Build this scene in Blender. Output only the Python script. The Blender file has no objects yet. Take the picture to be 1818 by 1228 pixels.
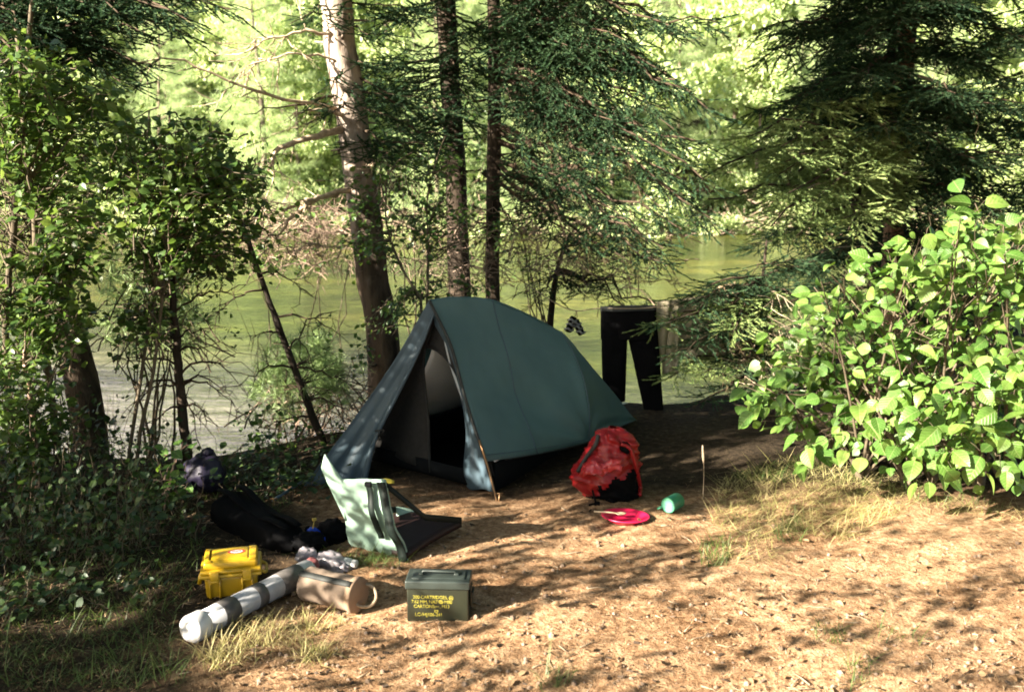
import bpy, bmesh, math, random
import numpy as np
from mathutils import Vector, Matrix

rng = np.random.default_rng(11)
S = bpy.context.scene
COL = S.collection
PI = math.pi
R = math.radians

# ------------------------------------------------------------------ camera
EYE = np.array([0.0, 0.0, 1.7])
PITCH = R(9.81)
F = 1700.0
FW = np.array([0, math.cos(PITCH), -math.sin(PITCH)])
UP = np.array([0, math.sin(PITCH), math.cos(PITCH)])
RT = np.array([1.0, 0, 0])


def ray(px, py):
    return FW + RT * ((px - 909) / F) + UP * ((614 - py) / F)


def G(px, py, z=0.0):
    d = ray(px, py)
    return EYE + d * ((z - EYE[2]) / d[2])


def D(px, py, Y):
    d = ray(px, py)
    return EYE + d * (Y / d[1])


def curve_px(pts):
    return np.array([D(*p) for p in pts])


cam = bpy.data.cameras.new('camera')
cam.lens = 36 * F / 1818
cam.sensor_width = 36
cam.clip_end = 500
cam.dof.use_dof = True
cam.dof.focus_distance = 5.0
cam.dof.aperture_fstop = 3.4
co = bpy.data.objects.new('camera', cam)
COL.objects.link(co)
co.location = EYE
co.rotation_euler = (PI / 2 - PITCH, 0, 0)
S.camera = co

# ------------------------------------------------------------------ light
EL = R(24)
SD = np.array([0.85, 0.527])
SD = SD / np.linalg.norm(SD)                      # ground direction the light travels
TE = math.tan(EL)
L = np.array([SD[0] * math.cos(EL), SD[1] * math.cos(EL), -math.sin(EL)])
sun = bpy.data.lights.new('sun', 'SUN')
sun.energy = 5.0
sun.angle = R(0.55)
sun.color = (1.0, 0.91, 0.76)
so = bpy.data.objects.new('sun', sun)
COL.objects.link(so)
so.rotation_euler = Vector(L).to_track_quat('-Z', 'Y').to_euler()
W = bpy.data.worlds.new('World')
S.world = W
W.use_nodes = True
nt = W.node_tree
bg = nt.nodes['Background']
sky = nt.nodes.new('ShaderNodeTexSky')
sky.sky_type = 'NISHITA'
sky.sun_disc = False
sky.sun_elevation = EL
sky.sun_rotation = math.atan2(-SD[0], -SD[1])
sky.air_density = 1.0
sky.dust_density = 2.0
nt.links.new(sky.outputs[0], bg.inputs[0])
bg.inputs[1].default_value = 0.05
S.view_settings.view_transform = 'Standard'
S.view_settings.look = 'None'
S.view_settings.exposure = 2.98
S.cycles.max_bounces = 6
S.cycles.diffuse_bounces = 3
S.cycles.transmission_bounces = 4
S.cycles.filter_width = 1.8
S.cycles.use_denoising = True


# ------------------------------------------------------------------ materials
def new_mat(name):
    m = bpy.data.materials.new(name)
    m.use_nodes = True
    nt = m.node_tree
    b = nt.nodes['Principled BSDF']
    return m, nt, b


def ramp(nt, cols, fac=None):
    r = nt.nodes.new('ShaderNodeValToRGB')
    el = r.color_ramp.elements
    while len(el) < len(cols):
        el.new(0.5)
    for i, (p, c) in enumerate(cols):
        el[i].position = p
        el[i].color = (*c, 1)
    if fac is not None:
        nt.links.new(fac, r.inputs[0])
    return r


def noise(nt, scale, detail=4, rough=0.55, vec=None, stretch=None):
    n = nt.nodes.new('ShaderNodeTexNoise')
    n.inputs['Scale'].default_value = scale
    n.inputs['Detail'].default_value = detail
    n.inputs['Roughness'].default_value = rough
    if vec is None:
        tc = nt.nodes.new('ShaderNodeTexCoord')
        vec = tc.outputs['Object']
    if stretch:
        mp = nt.nodes.new('ShaderNodeMapping')
        mp.inputs['Scale'].default_value = stretch
        nt.links.new(vec, mp.inputs[0])
        vec = mp.outputs[0]
    nt.links.new(vec, n.inputs[0])
    return n


def bump(nt, b, h, strength, dist):
    bp = nt.nodes.new('ShaderNodeBump')
    bp.inputs['Strength'].default_value = strength
    bp.inputs['Distance'].default_value = dist
    nt.links.new(h, bp.inputs['Height'])
    nt.links.new(bp.outputs[0], b.inputs['Normal'])
    return bp


def simple(name, c1, c2=None, scale=20, rough=0.6, bstr=0.2, bdist=0.004, spec=0.4, stretch=None, transl=0.0, metal=0.0, detail=5):
    m, nt, b = new_mat(name)
    c2 = c2 or tuple(x * 0.75 for x in c1)
    n = noise(nt, scale, detail, stretch=stretch)
    r = ramp(nt, [(0.32, c2), (0.68, c1)], n.outputs[0])
    nt.links.new(r.outputs[0], b.inputs['Base Color'])
    b.inputs['Roughness'].default_value = rough
    b.inputs['Specular IOR Level'].default_value = spec
    b.inputs['Metallic'].default_value = metal
    if bstr:
        bump(nt, b, n.outputs[0], bstr, bdist)
    if transl:
        t = nt.nodes.new('ShaderNodeBsdfTranslucent')
        nt.links.new(r.outputs[0], t.inputs[0])
        mx = nt.nodes.new('ShaderNodeMixShader')
        mx.inputs[0].default_value = transl
        nt.links.new(b.outputs[0], mx.inputs[1])
        nt.links.new(t.outputs[0], mx.inputs[2])
        nt.links.new(mx.outputs[0], nt.nodes['Material Output'].inputs[0])
    return m


def leaf_mat(name, cols, transl=0.35, rough=0.45, spec=0.4, clump=1.5):
    """cols: list of colours spread over the leaves, each leaf its own, with slow drift through the crown"""
    m, nt, b = new_mat(name)
    geo = nt.nodes.new('ShaderNodeNewGeometry')
    n = noise(nt, clump, 3)
    ad = nt.nodes.new('ShaderNodeMath')
    ad.operation = 'MULTIPLY_ADD'
    ad.inputs[1].default_value = 0.55
    nt.links.new(geo.outputs['Random Per Island'], ad.inputs[0])
    mm = nt.nodes.new('ShaderNodeMath')
    mm.operation = 'MULTIPLY'
    mm.inputs[1].default_value = 0.45
    nt.links.new(n.outputs[0], mm.inputs[0])
    nt.links.new(mm.outputs[0], ad.inputs[2])
    r = ramp(nt, [(0.12 + 0.76 * i / (len(cols) - 1), c) for i, c in enumerate(cols)], ad.outputs[0])
    nt.links.new(r.outputs[0], b.inputs['Base Color'])
    b.inputs['Roughness'].default_value = rough
    b.inputs['Specular IOR Level'].default_value = spec
    t = nt.nodes.new('ShaderNodeBsdfTranslucent')
    hs = nt.nodes.new('ShaderNodeHueSaturation')
    hs.inputs['Hue'].default_value = 0.485
    hs.inputs['Saturation'].default_value = 1.1
    hs.inputs['Value'].default_value = 1.5
    nt.links.new(r.outputs[0], hs.inputs['Color'])
    nt.links.new(hs.outputs[0], t.inputs[0])
    mx = nt.nodes.new('ShaderNodeMixShader')
    mx.inputs[0].default_value = transl
    nt.links.new(b.outputs[0], mx.inputs[1])
    nt.links.new(t.outputs[0], mx.inputs[2])
    nt.links.new(mx.outputs[0], nt.nodes['Material Output'].inputs[0])
    return m


def bark_mat(name, c1, c2, c3, scale=14, stretch=(1, 1, 0.25), bstr=0.8):
    m, nt, b = new_mat(name)
    n = noise(nt, scale, 6, 0.65, stretch=stretch)
    n2 = noise(nt, 2.3, 3, stretch=(1, 1, 0.5))
    r = ramp(nt, [(0.3, c1), (0.55, c2), (0.75, c3)], n.outputs[0])
    r2 = ramp(nt, [(0.35, (0.55, 0.55, 0.55)), (0.65, (1.15, 1.1, 1.05))], n2.outputs[0])
    mx = nt.nodes.new('ShaderNodeMix')
    mx.data_type = 'RGBA'
    mx.blend_type = 'MULTIPLY'
    mx.inputs[0].default_value = 1
    nt.links.new(r.outputs[0], mx.inputs[6])
    nt.links.new(r2.outputs[0], mx.inputs[7])
    nt.links.new(mx.outputs[2], b.inputs['Base Color'])
    b.inputs['Roughness'].default_value = 0.9
    b.inputs['Specular IOR Level'].default_value = 0.15
    bump(nt, b, n.outputs[0], bstr, 0.02)
    return m


M = {}
M['needle'] = leaf_mat('spruce needles', [(.009, .026, .014), (.018, .043, .021), (.034, .066, .028), (.065, .105, .038)], 0.22, 0.75, .12)
M['needle_sunlit'] = leaf_mat('sunlit spruce needles', [(.08, .14, .05), (.15, .22, .075), (.23, .29, .10), (.34, .38, .15)], 0.3, 0.7, .15)  # lit copy of the spruce needles, sunshine on the boughs put into the colour
M['pine'] = leaf_mat('pine needles', [(.14, .22, .08), (.22, .31, .12), (.32, .40, .18)], 0.35, 0.5)
M['dead'] = leaf_mat('dead twigs', [(.05, .034, .02), (.11, .078, .045), (.20, .15, .09)], 0.1, 0.9, 0.1)
M['sapling'] = leaf_mat('sapling leaves', [(.028, .062, .014), (.055, .105, .022), (.095, .15, .035), (.16, .21, .06)], 0.42, 0.38)
M['hazel'] = leaf_mat('hazel leaves', [(.032, .088, .016), (.066, .145, .024), (.108, .195, .034), (.17, .25, .055)], 0.32, 0.4, clump=3)
def veins(m):
    nt = m.node_tree; b = nt.nodes['Principled BSDF']
    at = nt.nodes.new('ShaderNodeAttribute'); at.attribute_name = 'leaf_co'
    sx = nt.nodes.new('ShaderNodeSeparateXYZ'); nt.links.new(at.outputs['Vector'], sx.inputs[0])

    def mth(op, a, b_=None, c_=None):
        n = nt.nodes.new('ShaderNodeMath'); n.operation = op
        for i, v in enumerate((a, b_, c_)):
            if v is None: continue
            if hasattr(v, 'links'): nt.links.new(v, n.inputs[i])
            else: n.inputs[i].default_value = v
        return n.outputs[0]
    ay = mth('ABSOLUTE', sx.outputs[1])
    ph = mth('MULTIPLY', mth('MULTIPLY_ADD', ay, -.75, sx.outputs[0]), 46.0)
    rib = mth('POWER', mth('MULTIPLY_ADD', mth('SINE', ph), .5, .5), 6.0)
    midr = mth('LESS_THAN', ay, .018)
    v = mth('MAXIMUM', mth('MULTIPLY', rib, .55), midr)
    src = b.inputs['Base Color'].links[0].from_socket
    mx = nt.nodes.new('ShaderNodeMix'); mx.data_type = 'RGBA'; mx.blend_type = 'MIX'
    nt.links.new(mth('MULTIPLY', v, .35), mx.inputs[0]); nt.links.new(src, mx.inputs[6]); mx.inputs[7].default_value = (.30, .34, .14, 1)
    n = noise(nt, 60, 3, .6)
    r = ramp(nt, [(.3, (.75, .78, .7)), (.6, (1.05, 1.05, 1.05))], n.outputs[0])
    m2 = nt.nodes.new('ShaderNodeMix'); m2.data_type = 'RGBA'; m2.blend_type = 'MULTIPLY'; m2.inputs[0].default_value = 1
    nt.links.new(mx.outputs[2], m2.inputs[6]); nt.links.new(r.outputs[0], m2.inputs[7])
    nt.links.new(m2.outputs[2], b.inputs['Base Color'])
    bump(nt, b, mth('MULTIPLY', v, -1.0), .5, .004)


veins(M['hazel'])
M['under'] = leaf_mat('undergrowth leaves', [(.009, .024, .006), (.018, .042, .010), (.036, .066, .016), (.09, .13, .04)], 0.28, 0.4)
M['small_leaf'] = leaf_mat('understory leaves', [(.03, .065, .014), (.05, .10, .02), (.10, .16, .035)], 0.35, 0.4)
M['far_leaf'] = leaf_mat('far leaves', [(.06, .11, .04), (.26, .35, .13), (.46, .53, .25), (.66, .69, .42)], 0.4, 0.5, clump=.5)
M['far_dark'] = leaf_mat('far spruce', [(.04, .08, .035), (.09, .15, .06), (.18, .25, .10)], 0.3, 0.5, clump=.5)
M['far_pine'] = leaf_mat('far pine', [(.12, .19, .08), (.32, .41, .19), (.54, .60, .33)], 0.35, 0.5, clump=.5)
M['grass_dry'] = leaf_mat('dry grass', [(.13, .15, .04), (.28, .26, .09), (.42, .36, .17), (.55, .45, .24)], 0.3, 0.6, clump=2)
M['grass_green'] = leaf_mat('green grass', [(.03, .06, .012), (.06, .10, .02), (.12, .16, .04)], 0.3, 0.5, clump=2)
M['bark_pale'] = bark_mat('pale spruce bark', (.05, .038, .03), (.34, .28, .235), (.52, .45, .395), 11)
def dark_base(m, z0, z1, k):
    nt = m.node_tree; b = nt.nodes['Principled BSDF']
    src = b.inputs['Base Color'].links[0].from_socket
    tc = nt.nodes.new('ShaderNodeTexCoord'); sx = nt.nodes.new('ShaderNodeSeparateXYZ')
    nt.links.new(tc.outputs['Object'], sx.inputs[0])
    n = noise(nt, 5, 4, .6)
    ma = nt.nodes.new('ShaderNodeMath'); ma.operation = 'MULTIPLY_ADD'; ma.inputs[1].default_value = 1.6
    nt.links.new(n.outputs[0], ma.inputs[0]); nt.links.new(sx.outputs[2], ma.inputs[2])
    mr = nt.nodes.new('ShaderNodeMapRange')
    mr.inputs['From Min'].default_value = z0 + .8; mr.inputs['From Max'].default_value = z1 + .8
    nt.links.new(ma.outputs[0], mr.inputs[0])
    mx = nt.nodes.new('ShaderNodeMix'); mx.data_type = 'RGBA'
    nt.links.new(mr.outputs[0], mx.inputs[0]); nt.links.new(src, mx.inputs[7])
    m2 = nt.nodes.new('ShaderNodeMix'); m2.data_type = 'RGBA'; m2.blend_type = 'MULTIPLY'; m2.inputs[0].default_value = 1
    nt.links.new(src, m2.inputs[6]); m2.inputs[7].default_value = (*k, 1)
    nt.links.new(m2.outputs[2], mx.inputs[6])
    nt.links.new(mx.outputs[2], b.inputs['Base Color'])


dark_base(M['bark_pale'], 1.0, 1.9, (.26, .23, .2))      # shade on the lower trunk put into the bark colour, pale flaky bark above
M['bark_dark'] = bark_mat('dark bark', (.015, .011, .008), (.045, .034, .025), (.10, .078, .058), 18)
M['bark_red'] = bark_mat('reddish bark', (.09, .05, .03), (.24, .145, .09), (.38, .25, .16), 14)
M['bark_far'] = bark_mat('far bark', (.07, .05, .04), (.16, .13, .1), (.3, .25, .21), 6)
M['twig'] = simple('twig', (.075, .052, .034), (.035, .025, .017), 30, 0.9, spec=0.15)
M['twig_pale'] = simple('bleached twig', (.52, .41, .29), (.27, .2, .135), 25, 0.85, spec=0.15)
M['drift'] = simple('bleached driftwood', (.34, .25, .19), (.2, .14, .10), 3, 0.9, spec=.1)
M['stem'] = simple('sapling stem', (.13, .10, .065), (.05, .04, .026), 30, 0.8, spec=0.2)
M['stem_pink'] = simple('peeled stem', (.55, .36, .27), (.36, .22, .16), 22, 0.7, spec=0.2)


# ------------------------------------------------------------------ mesh building
class MB:
    """collects pieces and links them as ONE mesh object"""

    def __init__(self):
        self.V, self.loops, self.sizes, self.mi, self.n, self.sm, self.A = [], [], [], [], 0, [], []

    def add(self, V, Fc, mi=0, smooth=True, A=None):
        V = np.asarray(V, float).reshape(-1, 3)
        self.A.append(np.zeros((len(V), 3)) if A is None else A)
        if isinstance(Fc, np.ndarray):
            self.loops.append((Fc + self.n).ravel())
            self.sizes.append(np.full(len(Fc), Fc.shape[1]))
            k = len(Fc)
        else:
            self.loops.append(np.array([i for f in Fc for i in f]) + self.n)
            self.sizes.append(np.array([len(f) for f in Fc]))
            k = len(Fc)
        self.mi.append(np.full(k, mi) if np.isscalar(mi) else np.asarray(mi))
        self.sm.append(np.full(k, smooth))
        self.V.append(V)
        self.n += len(V)
        return self

    def scatter(self, tpl, mats, mi=None):
        """tpl = (V, F ndarray, mi array); mats (N,4,4)"""
        mats = np.asarray(mats)
        if len(mats) == 0:
            return self
        tv, tf, tm = tpl
        N = len(mats)
        v = np.einsum('nij,kj->nki', mats[:, :3, :3], tv) + mats[:, None, :3, 3]
        f = tf[None] + (np.arange(N) * len(tv))[:, None, None]
        self.add(v.reshape(-1, 3), f.reshape(-1, tf.shape[1]), np.tile(tm, N) if mi is None else mi, False, np.tile(tv, (N, 1)))
        return self

    def build(self, name, mats, parent=None):
        me = bpy.data.meshes.new(name)
        V = np.concatenate(self.V)
        lp = np.concatenate(self.loops).astype(np.int32)
        sz = np.concatenate(self.sizes).astype(np.int32)
        me.vertices.add(len(V))
        me.vertices.foreach_set('co', V.astype(np.float32).ravel())
        me.loops.add(len(lp))
        me.loops.foreach_set('vertex_index', lp)
        me.polygons.add(len(sz))
        st = np.concatenate([[0], np.cumsum(sz)[:-1]]).astype(np.int32)
        me.polygons.foreach_set('loop_start', st)
        me.polygons.foreach_set('loop_total', sz)
        me.polygons.foreach_set('material_index', np.concatenate(self.mi).astype(np.int32))
        me.polygons.foreach_set('use_smooth', np.concatenate(self.sm).astype(bool))
        if not isinstance(mats, (list, tuple)):
            mats = [mats]
        for m in mats:
            me.materials.append(m)
        if any(a.any() for a in self.A):
            at = me.attributes.new('leaf_co', 'FLOAT_VECTOR', 'POINT')
            at.data.foreach_set('vector', np.concatenate(self.A).astype(np.float32).ravel())
        me.update(calc_edges=True)
        me.validate()
        o = bpy.data.objects.new(name, me)
        COL.objects.link(o)
        if parent is not None:
            o.parent = parent
            o.location = -Vector(parent.location)
        return o


def empty(name, loc, label, cat, group=None, kind=None):
    o = bpy.data.objects.new(name, None)
    o.empty_display_size = 0.1
    COL.objects.link(o)
    o.location = [float(a) for a in loc]
    return tag(o, label, cat, group, kind)


def tag(o, label=None, cat=None, group=None, kind=None):
    if label: o['label'] = label
    if cat: o['category'] = cat
    if group: o['group'] = group
    if kind: o['kind'] = kind
    return o


def norm(v):
    v = np.asarray(v, float)
    return v / (np.linalg.norm(v, axis=-1, keepdims=True) + 1e-12)


def resample(P, n):
    """smooth Catmull-Rom through the points"""
    P = np.asarray(P, float)
    if len(P) == 2:
        t = np.linspace(0, 1, n)[:, None]
        return P[0] * (1 - t) + P[1] * t
    Q = np.vstack([2 * P[0] - P[1], P, 2 * P[-1] - P[-2]])
    t = np.linspace(0, len(P) - 1 - 1e-9, n)
    i = t.astype(int)
    u = (t - i)[:, None]
    a, b, c, d = Q[i], Q[i + 1], Q[i + 2], Q[i + 3]
    return 0.5 * (2 * b + (c - a) * u + (2 * a - 5 * b + 4 * c - d) * u ** 2 + (3 * b - a - 3 * c + d) * u ** 3)


def tube(P, rad, sides=8, caps=True, rough=0.0):
    P = np.asarray(P, float)
    n = len(P)
    rad = np.broadcast_to(np.asarray(rad, float), (n,)) if np.ndim(rad) == 0 or len(np.atleast_1d(rad)) == n else np.interp(np.linspace(0, 1, n), np.linspace(0, 1, len(rad)), rad)
    T = norm(np.gradient(P, axis=0))
    ref = np.array([0, 0, 1.0]) if abs(T[0][2]) < 0.9 else np.array([1.0, 0, 0])
    V = []
    A = norm(np.cross(T[0], ref))
    for i in range(n):
        A = norm(A - T[i] * np.dot(A, T[i]))
        B = np.cross(T[i], A)
        a = np.arange(sides) * 2 * PI / sides
        r = rad[i] * (1 + rough * rng.normal(size=sides))
        V.append(P[i] + (np.cos(a) * r)[:, None] * A + (np.sin(a) * r)[:, None] * B)
    V = np.concatenate(V)
    Fc = []
    for i in range(n - 1):
        for k in range(sides):
            k2 = (k + 1) % sides
            Fc.append((i * sides + k, i * sides + k2, (i + 1) * sides + k2, (i + 1) * sides + k))
    if caps:
        Fc.append(tuple(range(sides))[::-1])
        Fc.append(tuple((n - 1) * sides + k for k in range(sides)))
    return V, Fc


def grid(fn, nu, nv):
    V = np.array([fn(u, v) for u in np.linspace(0, 1, nu) for v in np.linspace(0, 1, nv)])
    Fc = [(i * nv + j, i * nv + j + 1, (i + 1) * nv + j + 1, (i + 1) * nv + j) for i in range(nu - 1) for j in range(nv - 1)]
    return V, np.array(Fc)


def rbox(size, bev=0.01, seg=2, taper=1.0):
    """bevelled box, base centre at origin; returns V,F"""
    bm = bmesh.new()
    bmesh.ops.create_cube(bm, size=1)
    for v in bm.verts:
        k = taper if v.co.z < 0 else 1
        v.co = Vector((v.co.x * size[0] * k, v.co.y * size[1] * k, (v.co.z + .5) * size[2]))
    if bev:
        bmesh.ops.bevel(bm, geom=list(bm.edges), offset=bev, segments=seg, profile=.6, affect='EDGES')
    bm.verts.index_update()
    V = np.array([v.co[:] for v in bm.verts])
    Fc = [tuple(v.index for v in f.verts) for f in bm.faces]
    bm.free()
    return V, Fc


def lathe(prof, n=32):
    """prof (r,z) about z"""
    V, Fc = [], []
    m = len(prof)
    for k in range(n):
        a = 2 * PI * k / n
        for r, z in prof:
            V.append((r * math.cos(a), r * math.sin(a), z))
    for k in range(n):
        k2 = (k + 1) % n
        for i in range(m - 1):
            Fc.append((k * m + i, k2 * m + i, k2 * m + i + 1, k * m + i + 1))
    return np.array(V), Fc


def xf(V, rot=None, loc=(0, 0, 0)):
    V = np.asarray(V, float)
    if rot is not None:
        V = V @ np.asarray(rot).T
    return V + np.asarray(loc)


def rz(a):
    c, s = math.cos(a), math.sin(a)
    return np.array([[c, -s, 0], [s, c, 0], [0, 0, 1]])


def rx(a):
    c, s = math.cos(a), math.sin(a)
    return np.array([[1, 0, 0], [0, c, -s], [0, s, c]])


def ry(a):
    c, s = math.cos(a), math.sin(a)
    return np.array([[c, 0, s], [0, 1, 0], [-s, 0, c]])


def frame(x, up=(0, 0, 1)):
    """columns: x axis along given, z near up"""
    x = norm(x)
    y = norm(np.cross(up, x))
    z = np.cross(x, y)
    return np.stack([x, y, z], axis=1)


def solid(o, t, off=0):
    m = o.modifiers.new('thickness', 'SOLIDIFY')
    m.thickness = t
    m.offset = off
    return o


def mats_from(pos, X, Z, s, sy=None):
    """(N) placement matrices: template x axis along X, z near Z, scale s"""
    X = norm(X)
    Y = norm(np.cross(Z, X))
    Zn = np.cross(X, Y)
    N = len(pos)
    s = np.broadcast_to(s, (N,))
    sy = s if sy is None else np.broadcast_to(sy, (N,))
    Mx = np.zeros((N, 4, 4))
    Mx[:, :3, 0] = X * s[:, None]
    Mx[:, :3, 1] = Y * sy[:, None]
    Mx[:, :3, 2] = Zn * s[:, None]
    Mx[:, :3, 3] = pos
    Mx[:, 3, 3] = 1
    return Mx


# fold noise
def fold(x, y, z, s=1.0, seed=0):
    from mathutils import noise as mn
    return mn.fractal(Vector((x * s + seed, y * s, z * s)), 0.8, 2.1, 3)


# ------------------------------------------------------------------ templates
def tri_tpl(V, T, mi):
    return (np.array(V, float), np.array(T), np.array(mi))


def twig_tpl(n=30, nl=0.11, nw=0.013, flat=0.45, seed=0, dead=False):
    r = np.random.default_rng(seed)
    V, T, mi = [], [], []
    # woody axis (two crossed slivers)
    for ax in ((0, 1, 0), (0, 0, 1)):
        a = np.array(ax) * 0.010
        b = len(V)
        V += [tuple(-a), tuple(a), (1, 0, 0)]
        T.append((b, b + 1, b + 2)); mi.append(1)
    for i in range(n):
        s = 0.03 + 0.97 * i / (n - 1)
        ph = r.uniform(0, 2 * PI)
        an = R(r.uniform(35, 62)) * (1 - .45 * s)
        d = np.array([math.cos(an), math.sin(an) * math.cos(ph), math.sin(an) * math.sin(ph) * flat + .08])
        l = nl * r.uniform(.75, 1.2)
        p = np.array([s, 0, 0])
        w = norm(np.cross(d, r.normal(size=3))) * nw
        b = len(V)
        V += [tuple(p - w), tuple(p + w), tuple(p + d * l)]
        T.append((b, b + 1, b + 2)); mi.append(0)
    return tri_tpl(V, T, mi)


TWIG = [twig_tpl(38, .15, .026, .5, s) for s in range(4)]
TWIG_FAR = [twig_tpl(12, .25, .05, .6, s) for s in range(3)]


def bare_tpl(seed):
    """bare, much divided dead twig"""
    r = np.random.default_rng(seed)
    V, T, mi = [], [], []

    def sliver(a, b, w):
        d = norm(b - a)
        for q in (norm(np.cross(d, [0, 0, 1.0])), norm(np.cross(d, [0, 1.0, 0]))):
            k = len(V)
            V.extend([tuple(a - q * w), tuple(a + q * w), tuple(b)])
            T.append((k, k + 1, k + 2)); mi.append(0)
    sliver(np.zeros(3), np.array([1, 0, -.1]), .009)
    for i in range(9):
        s = r.uniform(.1, .95)
        a = np.array([s, 0, -.1 * s])
        d = np.array([r.uniform(.3, .8), r.uniform(-.6, .6), r.uniform(-.7, .15)])
        b = a + d * .45 * (1.1 - s)
        sliver(a, b, .006)
        for j in range(2):
            u = r.uniform(.3, .8)
            sliver(a + (b - a) * u, a + (b - a) * u + r.normal(size=3) * .09 + np.array([.06, 0, -.08]), .0045)
    return tri_tpl(V, T, mi)


BARE = [bare_tpl(s) for s in range(3)]


def leaf_tpl(n=3, w=0.38, foldz=0.1, droop=0.15, petiole=0.15):
    """oval leaf, x from 0 to 1, folded on the midrib, tip drooping; triangles"""
    xs = np.linspace(petiole, 1, n + 2)
    V = [(0, -.008, 0), (0, .008, 0), (petiole, 0, 0)]
    T = [(0, 1, 2)]
    mid, lf, rt = [], [], []
    for i, x in enumerate(xs):
        t = (x - petiole) / (1 - petiole)
        z = -droop * t * t
        mid.append(len(V)); V.append((x, 0, z))
        if 0 < i < n + 1:
            ww = w * (math.sin(PI * t ** .86)) ** .72 * (1 - .25 * t ** 4)
            lf.append(len(V)); V.append((x - .02, ww, z + foldz * ww))
            rt.append(len(V)); V.append((x - .02, -ww, z + foldz * ww))
    for side, sg in ((lf, 1), (rt, -1)):
        ch = [mid[0]] + side + [mid[-1]]
        for i in range(len(ch) - 1):
            if i == 0:
                T.append((ch[0], mid[1], ch[1]) if sg > 0 else (ch[0], ch[1], mid[1]))
            elif i == len(ch) - 2:
                T.append((ch[i], mid[i], ch[i + 1]) if sg > 0 else (ch[i], ch[i + 1], mid[i]))
            else:
                for q in ((ch[i], mid[i], mid[i + 1]), (ch[i], mid[i + 1], ch[i + 1])):
                    T.append(q if sg > 0 else q[::-1])
    return tri_tpl(V, T, [0] * len(T))


LEAF = leaf_tpl(2, .33, .25, .12)
LEAF_BIG = leaf_tpl(8, .37, .22, .24, .10)
LEAF_BIG2 = leaf_tpl(8, .33, .45, .45, .10)
LEAF_BIG3 = leaf_tpl(8, .40, .10, .10, .10)
LEAF_SMALL = tri_tpl([(0, 0, 0), (.5, .3, .08), (1, 0, -.05), (.5, -.3, .08)], [(0, 2, 1), (0, 3, 2)], [0, 0])


def blade_tpl(bend, w=.014):
    V, T = [], []
    for i in range(4):
        t = i / 3
        x = bend * t * t
        z = t * (1 - .35 * bend * t)
        ww = w * (1 - t) if i < 3 else 0
        V += [(x, -ww, z), (x, ww, z)]
    for i in range(3):
        a = 2 * i
        T += [(a, a + 1, a + 3), (a, a + 3, a + 2)]
    return tri_tpl(V, T, [0] * 6)


BLADES = [blade_tpl(b) for b in (.15, .45, .8)]
PTUFT_V, PTUFT_T = [], []
_r = np.random.default_rng(5)
for i in range(22):                                   # a brush of long pine needles
    d = norm(np.array([.75, 0, .1]) + _r.normal(size=3) * .5)
    w = norm(np.cross(d, _r.normal(size=3))) * .022
    k = len(PTUFT_V)
    PTUFT_V += [tuple(-w), tuple(w), tuple(d)]
    PTUFT_T.append((k, k + 1, k + 2))
PTUFT = tri_tpl(PTUFT_V, PTUFT_T, [0] * len(PTUFT_T))


# ------------------------------------------------------------------ ground, river, far bank
EX = [-14, -6, -3.2, -2.6, -2.0, -1.2, 0, 1.4, 2.2, 3.2, 5, 8, 14]
EY = [4.5, 5.3, 5.75, 5.7, 5.6, 6.3, 6.9, 7.25, 7.8, 9.5, 11, 11.5, 12]


def edge_y(x):
    return np.interp(x, EX, EY)


def sm(t):
    t = np.clip(t, 0, 1)
    return t * t * (3 - 2 * t)


def ground_z(x, y):
    e = edge_y(x)
    z = -1.45 * sm((y - e + .1) / 3.2)
    z = z + .018 * np.sin(2.1 * x + .7) * np.cos(1.7 * y) + .01 * np.sin(5.3 * x + 2.2 * y) + .006 * np.sin(11 * x - 7 * y)
    far = sm((y - 49) / 7) * 2.6 + np.clip(y - 55, 0, None) * .34
    return z + far


def gz(p):
    return float(ground_z(p[0], p[1]))


def GT(px, py):
    """point of the real terrain under a pixel (camp level)"""
    p = G(px, py)
    for _ in range(4):
        p = G(px, py, gz(p))
    return p


mb = MB()
xs = np.concatenate([np.linspace(-130, -8, 26)[:-1], np.linspace(-8, 8, 161), np.linspace(8, 130, 26)[1:]])
ys = np.concatenate([np.linspace(-40, -1, 12)[:-1], np.linspace(-1, 12, 131), np.linspace(12, 46, 18)[1:-1], np.linspace(46, 130, 60)])
X, Y = np.meshgrid(xs, ys, indexing='ij')
Z = ground_z(X, Y)
near = (np.abs(X) < 7.9) & (Y < 8)
Z = Z + near * rng.normal(size=Z.shape) * .0035
nv = len(ys)
idx = np.arange(len(xs) * nv).reshape(len(xs), nv)
Fq = np.stack([idx[:-1, :-1], idx[1:, :-1], idx[1:, 1:], idx[:-1, 1:]], -1).reshape(-1, 4)
mb.add(np.stack([X, Y, Z], -1).reshape(-1, 3), Fq)

m, nt, b = new_mat('forest soil')
n1 = noise(nt, 1.1, 4, .6)
n2 = noise(nt, 26, 6, .7)
n3 = noise(nt, 95, 3, .7)
r1 = ramp(nt, [(.33, (.17, .094, .047)), (.5, (.345, .215, .122)), (.66, (.53, .37, .232))], n2.outputs[0])
r2 = ramp(nt, [(.34, (.50, .44, .38)), (.5, (.9, .87, .84)), (.68, (1.1, 1.08, 1.05))], n1.outputs[0])
r3 = ramp(nt, [(.3, (.55, .5, .45)), (.5, (1, 1, 1)), (.72, (1.35, 1.3, 1.25))], n3.outputs[0])


def mulc(nt, a, b_, blend='MULTIPLY', f=1.0):
    mx = nt.nodes.new('ShaderNodeMix')
    mx.data_type = 'RGBA'
    mx.blend_type = blend
    if hasattr(f, 'links'):
        nt.links.new(f, mx.inputs[0])
    else:
        mx.inputs[0].default_value = f
    nt.links.new(a, mx.inputs[6])
    nt.links.new(b_, mx.inputs[7])
    return mx.outputs[2]


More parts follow.
